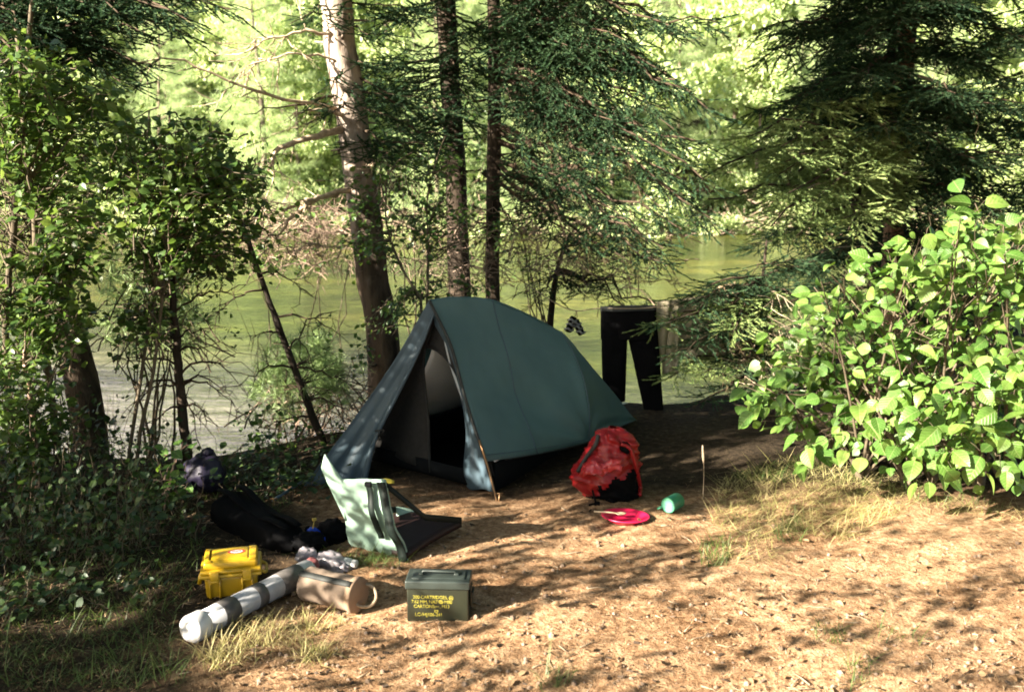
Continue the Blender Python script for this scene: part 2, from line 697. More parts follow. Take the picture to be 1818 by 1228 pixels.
c = mulc(nt, mulc(nt, r1.outputs[0], r2.outputs[0]), r3.outputs[0])
# humus on the left and along the bank, with shade painted into its colour
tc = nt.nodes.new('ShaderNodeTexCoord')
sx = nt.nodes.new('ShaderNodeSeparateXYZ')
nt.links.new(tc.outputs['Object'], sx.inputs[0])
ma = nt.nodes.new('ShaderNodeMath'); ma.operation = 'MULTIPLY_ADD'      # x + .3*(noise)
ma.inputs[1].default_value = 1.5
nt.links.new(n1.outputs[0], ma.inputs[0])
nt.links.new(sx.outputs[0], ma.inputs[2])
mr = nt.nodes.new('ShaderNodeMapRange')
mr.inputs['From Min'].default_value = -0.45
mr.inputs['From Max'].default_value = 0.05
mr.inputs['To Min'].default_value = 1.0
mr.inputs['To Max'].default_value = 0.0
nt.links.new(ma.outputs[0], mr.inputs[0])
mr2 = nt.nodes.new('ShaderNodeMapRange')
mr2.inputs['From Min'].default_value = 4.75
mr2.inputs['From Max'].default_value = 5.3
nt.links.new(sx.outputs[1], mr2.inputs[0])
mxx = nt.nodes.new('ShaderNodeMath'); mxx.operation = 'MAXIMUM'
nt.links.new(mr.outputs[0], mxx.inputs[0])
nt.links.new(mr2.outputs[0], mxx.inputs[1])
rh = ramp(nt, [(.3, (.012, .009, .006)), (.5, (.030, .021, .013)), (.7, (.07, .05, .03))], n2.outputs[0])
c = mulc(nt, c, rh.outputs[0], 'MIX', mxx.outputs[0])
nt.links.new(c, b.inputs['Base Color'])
b.inputs['Roughness'].default_value = .95
b.inputs['Specular IOR Level'].default_value = .1
ad = nt.nodes.new('ShaderNodeMath'); ad.operation = 'MULTIPLY_ADD'; ad.inputs[1].default_value = .35
nt.links.new(n3.outputs[0], ad.inputs[0]); nt.links.new(n2.outputs[0], ad.inputs[2])
bump(nt, b, ad.outputs[0], .9, .03)
M['soil'] = m
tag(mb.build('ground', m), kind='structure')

# river
WZ = -1.05
m, nt, b = new_mat('river water')
n1 = noise(nt, 1.3, 4, .65, stretch=(.4, 1.0, 1))
n2 = noise(nt, 7, 4, .7, stretch=(.5, 1.0, 1))
n4 = noise(nt, .35, 3, .55, stretch=(.5, 1, 1))
r1 = ramp(nt, [(.3, (.018, .024, .006)), (.5, (.045, .054, .011)), (.7, (.095, .092, .020))], n4.outputs[0])
r5 = ramp(nt, [(.35, (.045, .042, .046)), (.65, (.115, .105, .105))], n4.outputs[0])      # grey sky reflection near the left bank, put into the water colour
tc = nt.nodes.new('ShaderNodeTexCoord')
sx = nt.nodes.new('ShaderNodeSeparateXYZ')
nt.links.new(tc.outputs['Object'], sx.inputs[0])
ma = nt.nodes.new('ShaderNodeMath'); ma.operation = 'MULTIPLY_ADD'; ma.inputs[1].default_value = .55
nt.links.new(sx.outputs[0], ma.inputs[0]); nt.links.new(sx.outputs[1], ma.inputs[2])
mb_ = nt.nodes.new('ShaderNodeMath'); mb_.operation = 'MULTIPLY_ADD'; mb_.inputs[1].default_value = 7
nt.links.new(n4.outputs[0], mb_.inputs[0]); nt.links.new(ma.outputs[0], mb_.inputs[2])
mr = nt.nodes.new('ShaderNodeMapRange')
mr.inputs['From Min'].default_value = 12.5; mr.inputs['From Max'].default_value = 18
nt.links.new(mb_.outputs[0], mr.inputs[0])
n6 = noise(nt, 3.2, 5, .75, stretch=(.4, 1.3, 1))
r6 = ramp(nt, [(.36, (.45, .43, .40)), (.5, (.95, .95, .95)), (.64, (1.8, 1.75, 1.7))], n6.outputs[0])
c = mulc(nt, mulc(nt, r5.outputs[0], r1.outputs[0], 'MIX', mr.outputs[0]), r6.outputs[0])
nt.links.new(c, b.inputs['Base Color'])
b.inputs['Roughness'].default_value = .12
b.inputs['IOR'].default_value = 1.33
ad = nt.nodes.new('ShaderNodeMath'); ad.operation = 'MULTIPLY_ADD'; ad.inputs[1].default_value = .5
nt.links.new(n2.outputs[0], ad.inputs[0]); nt.links.new(n1.outputs[0], ad.inputs[2])
bump(nt, b, ad.outputs[0], 1.0, .16)
mb = MB()
mb.add([(-130, 4, WZ), (130, 4, WZ), (130, 53, WZ), (-130, 53, WZ)], [(0, 1, 2, 3)])
tag(mb.build('river_water', m), kind='structure')


# ------------------------------------------------------------------ light map: where the camp lies in sun and where in shade
def proj_uv(P):
    P = np.asarray(P, float)
    t = P[..., 2] / TE
    return P[..., 0] + SD[0] * t, P[..., 1] + SD[1] * t


def in_poly(px, py, poly):
    poly = np.asarray(poly)
    res = np.zeros(px.shape, bool)
    n = len(poly)
    j = n - 1
    for i in range(n):
        xi, yi = poly[i][:2]
        xj, yj = poly[j][:2]
        c_ = ((yi > py) != (yj > py)) & (px < (xj - xi) * (py - yi) / (yj - yi + 1e-12) + xi)
        res ^= c_
        j = i
    return res


U0, U1, V0, V1, DU = -5.0, 14.0, 1.0, 20.0, .05
UU, VV = np.meshgrid(np.arange(U0, U1, DU), np.arange(V0, V1, DU), indexing='ij')
LM = np.full(UU.shape, .93)


def gpoly(pts):
    return [G(*p)[:2] for p in pts]


def setp(pts, val):
    LM[in_poly(UU, VV, pts)] = val


TARGETS = []


def disc(P, r, val, aim=True):
    if val > .8 and aim: TARGETS.append((*P, r))
    u, v = proj_uv(P)
    LM[((UU - u) ** 2 + (VV - v) ** 2) < r * r] = val


setp([(-5, 1), (-.2, 1), (-.9, 3.4), (-.5, 4.2), (-.1, 4.9), (.55, 5.0), (1.4, 5.9), (3.0, 7.6), (3.6, 9.5), (-1, 9), (-5, 6)], .06)          # left side and tent: shade
setp([(-1.5, 6.75), (3.0, 7.7), (3.4, 9.3), (-1.5, 9)], .5)
setp([(1.35, 4.6), (7, 4.2), (7, 7.6), (4.0, 7.2), (2.4, 6.5)], .985)                    # the hazel stands in sun
LIT = [(740, 900), (870, 885), (1040, 893), (1180, 882), (1300, 825), (1420, 830), (1600, 850), (2100, 900), (2600, 1500), (300, 1500), (330, 1190), (430, 1130), (560, 1075), (660, 1110), (722, 1112), (836, 1108), (1010, 1062), (1090, 1015), (1000, 965), (900, 925)]
setp(gpoly(LIT), .985)
for poly, v in (([(830, 985), (1000, 968), (1080, 985), (1260, 950), (1350, 925), (1330, 958), (1150, 1015), (1000, 1045), (850, 1015)], .7),
                ([(1010, 950), (1130, 940), (1250, 920), (1260, 930), (1130, 965)], .88),
                ([(1370, 905), (1475, 890), (1475, 955), (1400, 970)], .5),
                ([(1560, 1050), (1640, 1003), (1770, 995), (1750, 1065), (1590, 1100)], .35),
                ([(740, 1140), (830, 1112), (1010, 1110), (950, 1155), (800, 1200)], .45),
                ([(840, 1050), (1010, 1040), (1010, 1062), (836, 1108)], .55),
                ([(1480, 1150), (1600, 1130), (1720, 1150), (1560, 1215)], .85),
                ([(1060, 1150), (1130, 1140), (1160, 1200), (1080, 1210)], .88),
                ([(560, 1200), (760, 1190), (760, 1260), (560, 1260)], .85),
                ([(330, 1190), (500, 1200), (480, 1300), (280, 1400)], .6)):
    setp(gpoly(poly), v)
disc(D(1080, 800, 4.9), .22, .1)
setp([proj_uv(np.array(q)) for q in ((-1.05, 5.8, .1), (-.45, 5.65, .93), (.1, 6.2, .75), (.3, 6.9, .1), (-.8, 6.9, .05))], .985)    # far side of the tent
# things in the sun among the shade
for p, r in (((415, 985, 3.95), .13), ((455, 1010, 3.85), .08), ((340, 1100, 3.35), .08), ((380, 1085, 3.45), .09), ((430, 1060, 3.6), .09), ((480, 1035, 3.8), .09), ((525, 1012, 3.95), .09),
             ((560, 990, 4.1), .09), ((560, 1030, 3.8), .09), ((600, 1035, 3.75), .10), ((640, 1045, 3.7), .09), ((780, 1005, 3.6), .10), ((790, 1090, 3.5), .05),
             ((590, 835, 4.25), .07), ((612, 865, 4.2), .06), ((625, 885, 4.2), .07), ((640, 915, 4.2), .07), ((655, 940, 4.2), .06), ((660, 870, 4.15), .07), ((670, 895, 4.15), .05), ((690, 955, 4.15), .07), ((700, 980, 4.12), .05), ((655, 965, 4.2), .05), ((630, 850, 4.15), .06), ((725, 905, 4.55), .05),
             ((655, 755, 5.24), .045), ((638, 810, 5.22), .07), ((608, 790, 5.24), .05), ((672, 715, 5.26), .03), ((850, 838, 5.1), .08), ((862, 868, 5.1), .06), ((846, 700, 5.2), .05), ((870, 795, 5.12), .05), ((850, 780, 5.15), .04),
             ((1060, 842, 4.8), .05), ((1085, 835, 4.75), .06), ((1035, 825, 4.85), .04), ((330, 840, 4.9), .10), ((320, 800, 4.9), .07)):
    disc(D(*p), r, .992)
for poly, ya, yb, n, rr_ in (([(0, 120), (300, 200), (460, 330), (340, 480), (330, 700), (60, 760), (0, 600)], 4.9, 5.8, 240, .06), ([(0, 0), (500, 0), (300, 150), (0, 150)], 5.4, 6, 40, .06), ([(0, 800), (330, 830), (480, 900), (340, 960), (330, 1150), (0, 1200)], 3.4, 5.2, 90, .05),
                          ([(180, 470), (330, 470), (330, 610), (190, 600)], 5.9, 5.9, 40, .13), ([(500, 600), (640, 600), (620, 730), (470, 720)], 6.2, 6.3, 45, .13), ([(1250, 270), (1500, 260), (1520, 400), (1280, 400)], 7.7, 8.1, 70, .0649), ([(950, 330), (1200, 280), (1220, 480), (1000, 500)], 6.9, 7.3, 40, .0649), ([(1200, 540), (1420, 540), (1420, 700), (1250, 700)], 6.7, 6.8, 30, .0649), ([(40, 640), (60, 640), (66, 830), (56, 830)], 5.0, 5.0, 10, .05), ([(640, 230), (860, 230), (860, 480), (660, 480)], 6.8, 7.0, 40, .06)):
    lo, hi = np.min(poly, 0), np.max(poly, 0)
    q_ = lo + rng.random((n, 2)) * (hi - lo)
    for a_ in q_:
        disc(D(a_[0], a_[1], rng.uniform(ya, yb)), rr_ * rng.uniform(.6, 1.3), .985, rr_ > .065)
for z in np.arange(1.15, 4.0, .2):                       # the pale trunk catches the sun
    yy = 7.6
    pxx = np.interp(z, [0, 3.2], [680, 590])
    P = np.array([(pxx - 909) / F * yy, yy, z])
    disc(P, .28, .992 if rng.random() < .85 else .6)
_sp = rng.normal(size=LM.shape)
LM_noise = rng.random(LM.shape)


def lit_prob(P):
    u, v = proj_uv(P)
    i = np.clip(((u - U0) / DU).astype(int), 0, LM.shape[0] - 1)
    j = np.clip(((v - V0) / DU).astype(int), 0, LM.shape[1] - 1)
    return LM[i, j]


# ------------------------------------------------------------------ growing things
def bezier_branch(P0, P1, sag, n=10, wob=.02):
    P0, P1 = np.asarray(P0, float), np.asarray(P1, float)
    ln = np.linalg.norm(P1 - P0)
    t = np.linspace(0, 1, n)[:, None]
    P = P0 * (1 - t) + P1 * t
    P[:, 2] += sag * ln * (4 * t * (1 - t))[:, 0]
    w = rng.normal(size=(n, 3)) * wob * ln
    w[0] = 0
    return P + w * np.sin(t * PI)


class Crown:
    """foliage of one tree: twigs and leaves scattered along boughs, plus the wood of the boughs"""

    def __init__(self):
        self.sets = {}
        self.mb = MB()

    def put(self, key, pos, X, Z, s, sy=None):
        self.sets.setdefault(key, []).append((np.atleast_2d(pos), np.atleast_2d(X), np.atleast_2d(Z), np.atleast_1d(s), np.atleast_1d(s if sy is None else sy)))

    def spruce_bough(self, P0, P1, width, sag=-.06, dens=1.0, key='spruce', bare=0.0, r0=None, tw=.19, hang=.0):
        P1 = np.asarray(P1, float) + rng.normal(size=3) * [.10, .10, .07]
        P = bezier_branch(P0, P1, sag + rng.normal() * .03, 10, .03)
        ln = np.linalg.norm(np.asarray(P1) - np.asarray(P0))
        r0 = r0 or .006 + .009 * ln
        self.mb.add(*tube(P, [r0, r0 * .2], 5, False), mi=1)
        T = norm(np.gradient(P, axis=0))
        n = max(5, int(ln / .062 * dens))
        for i in range(n):
            s = (.10 + .9 * (i + rng.random()) / n)
            k = min(int(s * (len(P) - 1)), len(P) - 2)
            f = s * (len(P) - 1) - k
            p = P[k] * (1 - f) + P[k + 1] * f
            t = T[k]
            side = norm(np.cross(t, [0, 0, 1.0])) * (1 if i % 2 else -1)
            ll = width * (1.05 - .75 * s) * rng.uniform(.6, 1.1)
            d = norm(t * rng.uniform(.5, .9) + side * rng.uniform(.6, 1) + np.array([0, 0, rng.uniform(-.35, .1) - hang]))
            if rng.random() < bare:
                self.put('bare', p, d + np.array([0, 0, -.5]), rng.normal(size=3) * .3 + [0, 0, 1], rng.uniform(.8, 1.5) * max(ll, .2))
                continue
            q = p + d * ll
            m_ = max(1, int(ll / .07))
            pos, X = [], []
            for j in range(m_):
                u = (j + .3) / m_
                for sg in (-1, 1):
                    if rng.random() > .92: continue
                    sd = norm(np.cross(d, [0, 0, 1.0])) * sg
                    pos.append(p + d * ll * u + [0, 0, -.05 * u * u - hang * .1 * u])
                    X.append(norm(d * .8 + sd * .75 + rng.normal(size=3) * .34 + [0, 0, -hang * .6]))
            pos.append(p + d * ll * .9); X.append(d + rng.normal(size=3) * .1)
            pos, X = np.array(pos), np.array(X)
            self.put(key, pos, X, np.array([0, 0, 1.0]) + rng.normal(size=pos.shape) * .25, tw * rng.uniform(.7, 1.15, len(pos)))
        return P

    def leaf_branch(self, P0, P1, n, size, sag=.08, key='leaf', r0=.008, droop=.3, sub=0, spread=.06, stem=True, up=.9):
        P = bezier_branch(P0, P1, sag, 9, .03)
        if stem:
            self.mb.add(*tube(P, [r0, r0 * .25], 4, False), mi=1)
        T = norm(np.gradient(P, axis=0))
        s = .12 + .88 * rng.random(n) ** .8
        k = np.minimum((s * (len(P) - 1)).astype(int), len(P) - 2)
        f = (s * (len(P) - 1) - k)[:, None]
        pos = P[k] * (1 - f) + P[k + 1] * f + rng.normal(size=(n, 3)) * spread
        side = norm(np.cross(T[k], [0, 0, 1.0])) * rng.choice([-1, 1], n)[:, None]
        X = T[k] * rng.uniform(.1, .9, (n, 1)) + side * rng.uniform(.3, 1, (n, 1)) + np.array([0, 0, -droop]) + rng.normal(size=(n, 3)) * .3
        Z = np.array([0, 0, up]) + rng.normal(size=(n, 3)) * .42 + np.array([-.25, -.3, 0])
        self.put(key, pos, X, Z, size * rng.uniform(.45, 1.2, n))
        return P

    def high(self, P, n=46, ln0=2.3):
        """boughs of the trunk above the view"""
        z1 = P[-1][2]
        for i in range(n):
            z = 3.9 + (z1 - 4.0) * (i + rng.random()) / n
            a = i * 2.4 + rng.normal() * .3
            ln = ln0 * (1.1 - .8 * (z - 3.9) / (z1 - 3.9)) * rng.uniform(.7, 1.1)
            p = at_trunk(P, z)
            self.spruce_bough(p, p + np.array([math.cos(a) * ln, math.sin(a) * ln, -.12 * ln]), .6, .03, dens=.55, tw=.34)

    def build(self, name, tpls, mats, parent):
        """tpls: key -> list of (template, material index)"""
        TG = np.array(TARGETS)
        for key, lst in self.sets.items():
            pos = np.concatenate([a[0] for a in lst])
            free = np.ones(len(pos), bool)               # leaves that would stand between the sun and what it reaches
            for q in TG:
                dq = q[:3] - pos
                s_ = dq @ L
                pp_ = np.linalg.norm(dq - s_[:, None] * L, axis=1)
                free &= ~((s_ > .4) & (pp_ < q[3] + .02))
            X = np.concatenate([np.broadcast_to(a[1], a[0].shape) for a in lst])
            Z = np.concatenate([np.broadcast_to(a[2], a[0].shape) for a in lst])
            s = np.concatenate([np.broadcast_to(a[3], (len(a[0]),)) for a in lst])
            pos, X, Z, s = pos[free], X[free], Z[free], s[free]
            Mx = mats_from(pos, X, Z, s)
            ts = tpls[key]
            pick = rng.integers(0, len(ts), len(pos))
            for q, (tp, mo) in enumerate(ts):
                tm = np.where(tp[2] == 0, mo, 1)
                self.mb.scatter((tp[0], tp[1], tm), Mx[pick == q])
        return self.mb.build(name, mats, parent)


def trunk(P, rad, mat, parent, name='trunk', sides=14, n=24, wob=.0, knots=0):
    P = resample(P, n)
    if wob:
        P = P + rng.normal(size=P.shape) * wob * np.array([1, 1, 0])
    mb = MB()
    mb.add(*tube(P, rad, sides, True, .035))
    for _ in range(knots):
        k = rng.integers(2, n - 2)
        rr = np.interp(k / (n - 1), np.linspace(0, 1, len(rad)), rad)
        a = rng.uniform(0, 2 * PI)
        d = np.array([math.cos(a), math.sin(a), rng.uniform(-.2, .3)])
        mb.add(*tube(np.array([P[k] + d * rr * .8, P[k] + d * (rr + rng.uniform(.03, .16))]), [.013, .006], 6))
    return mb.build(name, mat, parent), P


SPRUCE_T = {'spruce': [(t, 0) for t in TWIG], 'bare': [(t, 2) for t in BARE], 'leaf': [(LEAF, 3)]}

# ---- pale trunk tree (behind the tent)
def at_trunk(P, z):
    return np.array([np.interp(z, P[:, 2], P[:, k]) for k in range(3)])


Y1 = 7.6
tp = curve_px([(688, 720, Y1), (680, 600, Y1), (662, 500, Y1), (644, 350, Y1), (630, 250, Y1), (612, 130, Y1), (598, 20, Y1), (588, -120, Y1), (575, -420, Y1 + .1), (560, -1300, Y1 + .2)])
tp[0][2] = ground_z(tp[0][0], tp[0][1]) - .15
t1 = empty('spruce_tree', tp[0], 'thick pale flaky trunk with bleached dead branches on its left, behind the tent', 'tree')
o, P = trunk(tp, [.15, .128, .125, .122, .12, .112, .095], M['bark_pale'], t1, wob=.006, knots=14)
cr = Crown()
for px, py, Yb, wd, br in ((760, 215, 7.3, .4, .0), (800, 262, 7.2, .35, .1), (700, 265, 7.0, .3, .1), (560, 150, 7.3, .3, .2), (545, 190, 7.0, .25, .3), (500, 205, 7.3, .2, .6), (720, 130, 7.4, .35, .1), (770, 160, 7.6, .4, 0), (820, 190, 7.5, .4, 0.),
                           (690, 60, 7.3, .35, .1), (740, 20, 7.6, .4, 0), (520, 40, 7.2, .4, .3), (540, -60, 7.2, .5, 0), (700, -60, 7.2, .5, 0), (760, 300, 7.4, .3, .2)):
    e = D(px, py, Yb)
    z0 = e[2] + rng.uniform(.05, .2)
    cr.spruce_bough(at_trunk(P, z0), e, wd, -.02, key='spruce', bare=br)
cr.high(P)
cr.build('crown', SPRUCE_T, [M['needle'], M['twig'], M['dead'], M['small_leaf']], t1)
mb = MB()
for pts, r0 in (([(606, 232, 7.5), (560, 245, 7.3), (515, 255, 7.2), (485, 280, 7.1), (478, 305, 7.1)], .03), ([(620, 335, 7.5), (570, 350, 7.4), (530, 368, 7.3), (480, 372, 7.2)], .022),
                ([(600, 345, 7.5), (560, 350, 7.3), (540, 365, 7.2), (515, 390, 7.2), (495, 415, 7.2)], .024), ([(600, 195, 7.5), (540, 180, 7.3), (470, 165, 7.1), (410, 150, 7.0), (340, 115, 6.9), (290, 100, 6.8)], .016),
                ([(590, 60, 7.5), (540, 55, 7.4), (480, 70, 7.3), (420, 100, 7.3)], .014), ([(612, 205, 7.5), (560, 195, 7.3), (520, 200, 7.2)], .016), ([(645, 300, 7.5), (690, 278, 7.4)], .010),
                ([(605, 110, 7.5), (520, 95, 7.3), (450, 120, 7.2), (400, 160, 7.2)], .010), ([(640, 420, 7.5), (600, 440, 7.4), (560, 430, 7.3)], .011)):
    C = resample(curve_px(pts), 14)
    C += rng.normal(size=C.shape) * .01
    mb.add(*tube(C, [r0, r0 * .35], 7, True, .08))
    for k in range(10):
        i = rng.integers(4, 14)
        d = norm(C[i] - C[i - 1]) * .5 + rng.normal(size=3) * .45 + [0, 0, -.35]
        e = C[i] + d * rng.uniform(.15, .4)
        q = bezier_branch(C[i], e, rng.uniform(-.1, .15), 6, .05)
        mb.add(*tube(q, [.006, .002], 4, False))
        for _ in range(2):
            e2 = q[3] + (e - C[i]) * .4 + rng.normal(size=3) * .08
            mb.add(*tube(np.array([q[3], (q[3] + e2) / 2 + [0, 0, -.01], e2]), [.004, .0015], 3, False))
mb.build('dead_branch', M['twig_pale'], t1)

# ---- second and third trunks, dark, with drooping boughs to the right
Y2 = 8.4
tp = curve_px([(826, 640, Y2), (815, 520, Y2), (808, 330, Y2), (800, 150, Y2), (790, 0, Y2), (780, -250, Y2), (775, -600, Y2), (770, -1300, Y2)])
tp[0][2] = ground_z(tp[0][0], tp[0][1]) - .15
t2 = empty('spruce_tree', tp[0], 'middle of three trunks behind the tent, dark and straight', 'tree')
o, P2 = trunk(tp, [.11, .095, .09, .085, .08, .07, .05], M['bark_dark'], t2, wob=.004, knots=12)
cr = Crown()
for px, py, Yb, wd, br in ((690, 165, 8.0, .4, 0), (720, 225, 8.1, .35, 0), (700, 110, 8.2, .4, 0), (880, 190, 8.0, .35, .1), (900, 120, 8.0, .4, 0), (730, 50, 8.0, .45, 0), (880, 40, 7.9, .45, 0), (720, -20, 8.0, .5, 0), (860, 250, 8.1, .3, .2), (740, 280, 8.2, .25, .3), (680, 190, 7.9, .5, 0), (750, 140, 7.8, .5, 0), (840, 150, 7.9, .5, 0), (700, 250, 7.9, .45, .1), (860, 220, 7.9, .5, .1), (640, 130, 7.9, .45, 0), (900, 70, 7.9, .5, 0), (700, 20, 7.9, .5, 0)):
    e = D(px, py, Yb)
    cr.spruce_bough(at_trunk(P2, e[2] + rng.uniform(.1, .3)), e, wd, -.03, bare=br)
cr.high(P2)
cr.build('crown', SPRUCE_T, [M['needle'], M['twig'], M['dead'], M['small_leaf']], t2)

Y3 = 8.0
tp = curve_px([(876, 640, Y3), (875, 525, Y3), (876, 300, Y3), (878, 150, Y3), (876, 0, Y3), (872, -250, Y3), (870, -600, Y3), (868, -1300, Y3)])
tp[0][2] = ground_z(tp[0][0], tp[0][1]) - .15
t3 = empty('spruce_tree', tp[0], 'thinnest and rightmost of the three trunks behind the tent, long drooping boughs reaching right', 'tree')
o, P3 = trunk(tp, [.066, .06, .056, .052, .048, .04, .03], M['bark_dark'], t3, wob=.003, knots=10)
cr = Crown()
for px, py, Yb, wd, br in ((1010, 40, 7.4, .5, 0), (1100, 20, 7.2, .5, 0), (1190, 60, 7.0, .5, 0), (1060, 110, 7.2, .5, .0), (1180, 150, 6.9, .5, .05), (1130, 90, 7.4, .5, 0), (1240, 190, 6.8, .45, .1), (1210, 130, 7.2, .5, 0),
                           (1090, 200, 7.2, .45, .25), (1180, 250, 7.0, .5, .15), (1230, 300, 6.9, .45, .1), (1020, 190, 7.3, .4, .4), (1110, 290, 7.1, .4, .45), (1180, 330, 7.0, .45, .3), (1000, 270, 7.4, .35, .6), (1050, 340, 7.3, .35, .6),
                           (1210, 400, 6.9, .45, .2), (1280, 400, 6.8, .4, .1), (1130, 410, 7.1, .4, .5), (1060, 420, 7.2, .35, .7), (1180, 470, 7.0, .35, .35), (1110, 480, 7.1, .3, .6), (970, 330, 7.5, .3, .7), (960, 420, 7.6, .25, .8),
                           (960, 120, 7.5, .4, .1), (940, 60, 7.6, .4, 0), (1150, 200, 7.2, .5, .1), (1250, 30, 6.9, .5, 0), (1040, -40, 7.3, .5, 0), (1180, -40, 7.0, .5, 0), (1010, 130, 7.6, .45, .1), (1220, 230, 7.1, .45, .1),
                           (800, 210, 7.8, .3, .2), (790, 130, 7.7, .3, .1), (810, 60, 7.7, .35, 0), (1215, 350, 7.1, .4, .15), (1050, 60, 7.1, .55, 0), (1150, 120, 7.0, .55, 0), (1210, 200, 6.9, .5, 0), (1240, 270, 6.9, .5, 0), (1180, 300, 6.9, .5, 0), (1230, 440, 6.9, .45, .05), (1160, 430, 7.0, .45, .1), (1100, 240, 7.1, .5, .1), (1010, 90, 7.4, .5, 0), (1160, 370, 7.2, .4, .3)):
    e = D(px, py, Yb)
    rise = .18 + .5 * abs(e[0] + .15) if px > 880 else .2
    cr.spruce_bough(at_trunk(P3, e[2] + rise * rng.uniform(.75, 1.1)), e, wd * .95, .015, dens=.9, bare=br, hang=.15)
cr.high(P3)
cr.build('crown', SPRUCE_T, [M['needle'], M['twig'], M['dead'], M['small_leaf']], t3)

# ---- right spruce with reddish trunk
Y4 = 9.6
tp = curve_px([(1582, 560, Y4), (1588, 400, Y4), (1594, 300, Y4), (1600, 200, Y4), (1608, 80, Y4), (1615, 0, Y4), (1625, -200, Y4), (1640, -600, Y4), (1660, -1300, Y4)])
tp[0][2] = ground_z(tp[0][0], tp[0][1]) - .15
t4 = empty('spruce_tree', tp[0], 'big spruce with reddish trunk and dark drooping boughs behind the hazel bush', 'tree')
o, P4 = trunk(tp, [.12, .105, .1, .095, .09, .085, .06, .04], M['bark_red'], t4, wob=.006, knots=16)
cr = Crown()
cl = Crown()
for px, py, Yb, wd, br in ((1430, 40, 9.0, .55, 0), (1380, 110, 8.8, .55, 0), (1480, 90, 8.7, .55, 0), (1340, 180, 8.8, .5, 0), (1420, 190, 8.5, .55, 0), (1500, 160, 8.6, .55, 0), (1370, 250, 8.7, .5, .1), (1450, 240, 8.6, .5, .1), (1520, 240, 8.6, .5, .1),
                           (1700, 60, 8.8, .55, 0), (1780, 100, 8.7, .6, 0), (1850, 60, 8.8, .6, 0), (1690, 140, 8.5, .55, 0), (1760, 190, 8.5, .6, 0), (1830, 200, 8.6, .6, 0), (1680, 240, 8.6, .5, .1), (1740, 280, 8.5, .55, .1), (1830, 300, 8.5, .55, 0),
                           (1700, 350, 8.6, .5, .2), (1790, 370, 8.6, .5, .1), (1850, 420, 8.6, .5, 0), (1650, 380, 8.7, .4, .3), (1560, 40, 8.3, .5, 0), (1640, 30, 8.3, .5, 0), (1570, 130, 8.2, .45, 0), (1650, 170, 8.2, .45, 0), (1540, 60, 8.5, .5, 0),
                           (1460, -30, 8.7, .6, 0), (1560, -40, 8.5, .6, 0), (1690, -30, 8.6, .6, 0), (1790, -20, 8.6, .6, 0), (1380, -30, 9, .6, 0), (1730, 430, 8.9, .5, .1), (1680, 480, 9.0, .5, .1), (1800, 480, 8.9, .5, 0), (1330, 60, 9.2, .5, 0),
                           (1850, 140, 8.9, .6, 0), (1720, 220, 9.0, .6, 0), (1780, 300, 9.1, .6, 0), (1850, 350, 9, .6, 0), (1760, 20, 9.0, .6, 0), (1400, 300, 9.0, .45, .2), (1640, 430, 9.2, .45, .1), (1560, 470, 9.1, .4, .2), (1500, 450, 9.0, .4, .3)):
    e = D(px, py, Yb)
    z0 = e[2] + .12 + .28 * abs(e[0] - P4[0][0])
    cr.spruce_bough(at_trunk(P4, z0), e, wd, .02, dens=.95, bare=br, hang=.1, tw=.21)
for px, py, Yb, wd in ((1300, 270, 8.2, .5), (1350, 300, 8.0, .5), (1420, 290, 7.9, .5), (1250, 320, 8.2, .4), (1330, 350, 7.9, .5), (1400, 350, 7.8, .5), (1480, 320, 7.8, .45), (1360, 395, 7.7, .45), (1440, 390, 7.7, .45), (1500, 370, 7.8, .4), (1290, 360, 8.0, .4), (1390, 260, 8.2, .4), (1540, 400, 7.9, .3)):
    e = D(px, py, Yb)
    z0 = e[2] + .10 + .2 * abs(e[0] - P4[0][0])
    cr.spruce_bough(at_trunk(P4, z0), e, wd, .03, dens=1.0, key='light', bare=.08, hang=.05, tw=.21)
cr.high(P4)
TT = dict(SPRUCE_T); TT['light'] = [(t, 3) for t in TWIG]
cr.build('crown', TT, [M['needle'], M['twig'], M['dead'], M['needle_sunlit']], t4)
mb = MB()
for pts, r0 in (([(1605, 125, 9.5), (1570, 135, 9.2), (1530, 132, 9.0)], .014), ([(1610, 130, 9.5), (1660, 145, 9.1), (1700, 175, 8.9), (1735, 205, 8.8)], .018), ([(1598, 240, 9.5), (1550, 232, 9.1), (1500, 240, 8.8), (1450, 250, 8.6)], .014),
                ([(1600, 230, 9.5), (1640, 235, 9.2), (1680, 260, 9.0)], .014), ([(1590, 320, 9.5), (1520, 320, 8.8), (1460, 325, 8.3), (1430, 335, 8.1)], .014), ([(1590, 350, 9.5), (1540, 345, 9), (1500, 360, 8.7)], .012)):
    C = resample(curve_px(pts), 12)
    mb.add(*tube(C, [r0, r0 * .35], 6, True, .08))
    for k in range(7):
        i = rng.integers(3, 12)
        e = C[i] + (norm(C[i] - C[i - 1]) * .5 + rng.normal(size=3) * .4 + [0, 0, -.2]) * rng.uniform(.1, .35)
        mb.add(*tube(bezier_branch(C[i], e, .1, 5, .05), [.005, .002], 4, False))
mb.build('dead_branch', M['twig_pale'], t4)

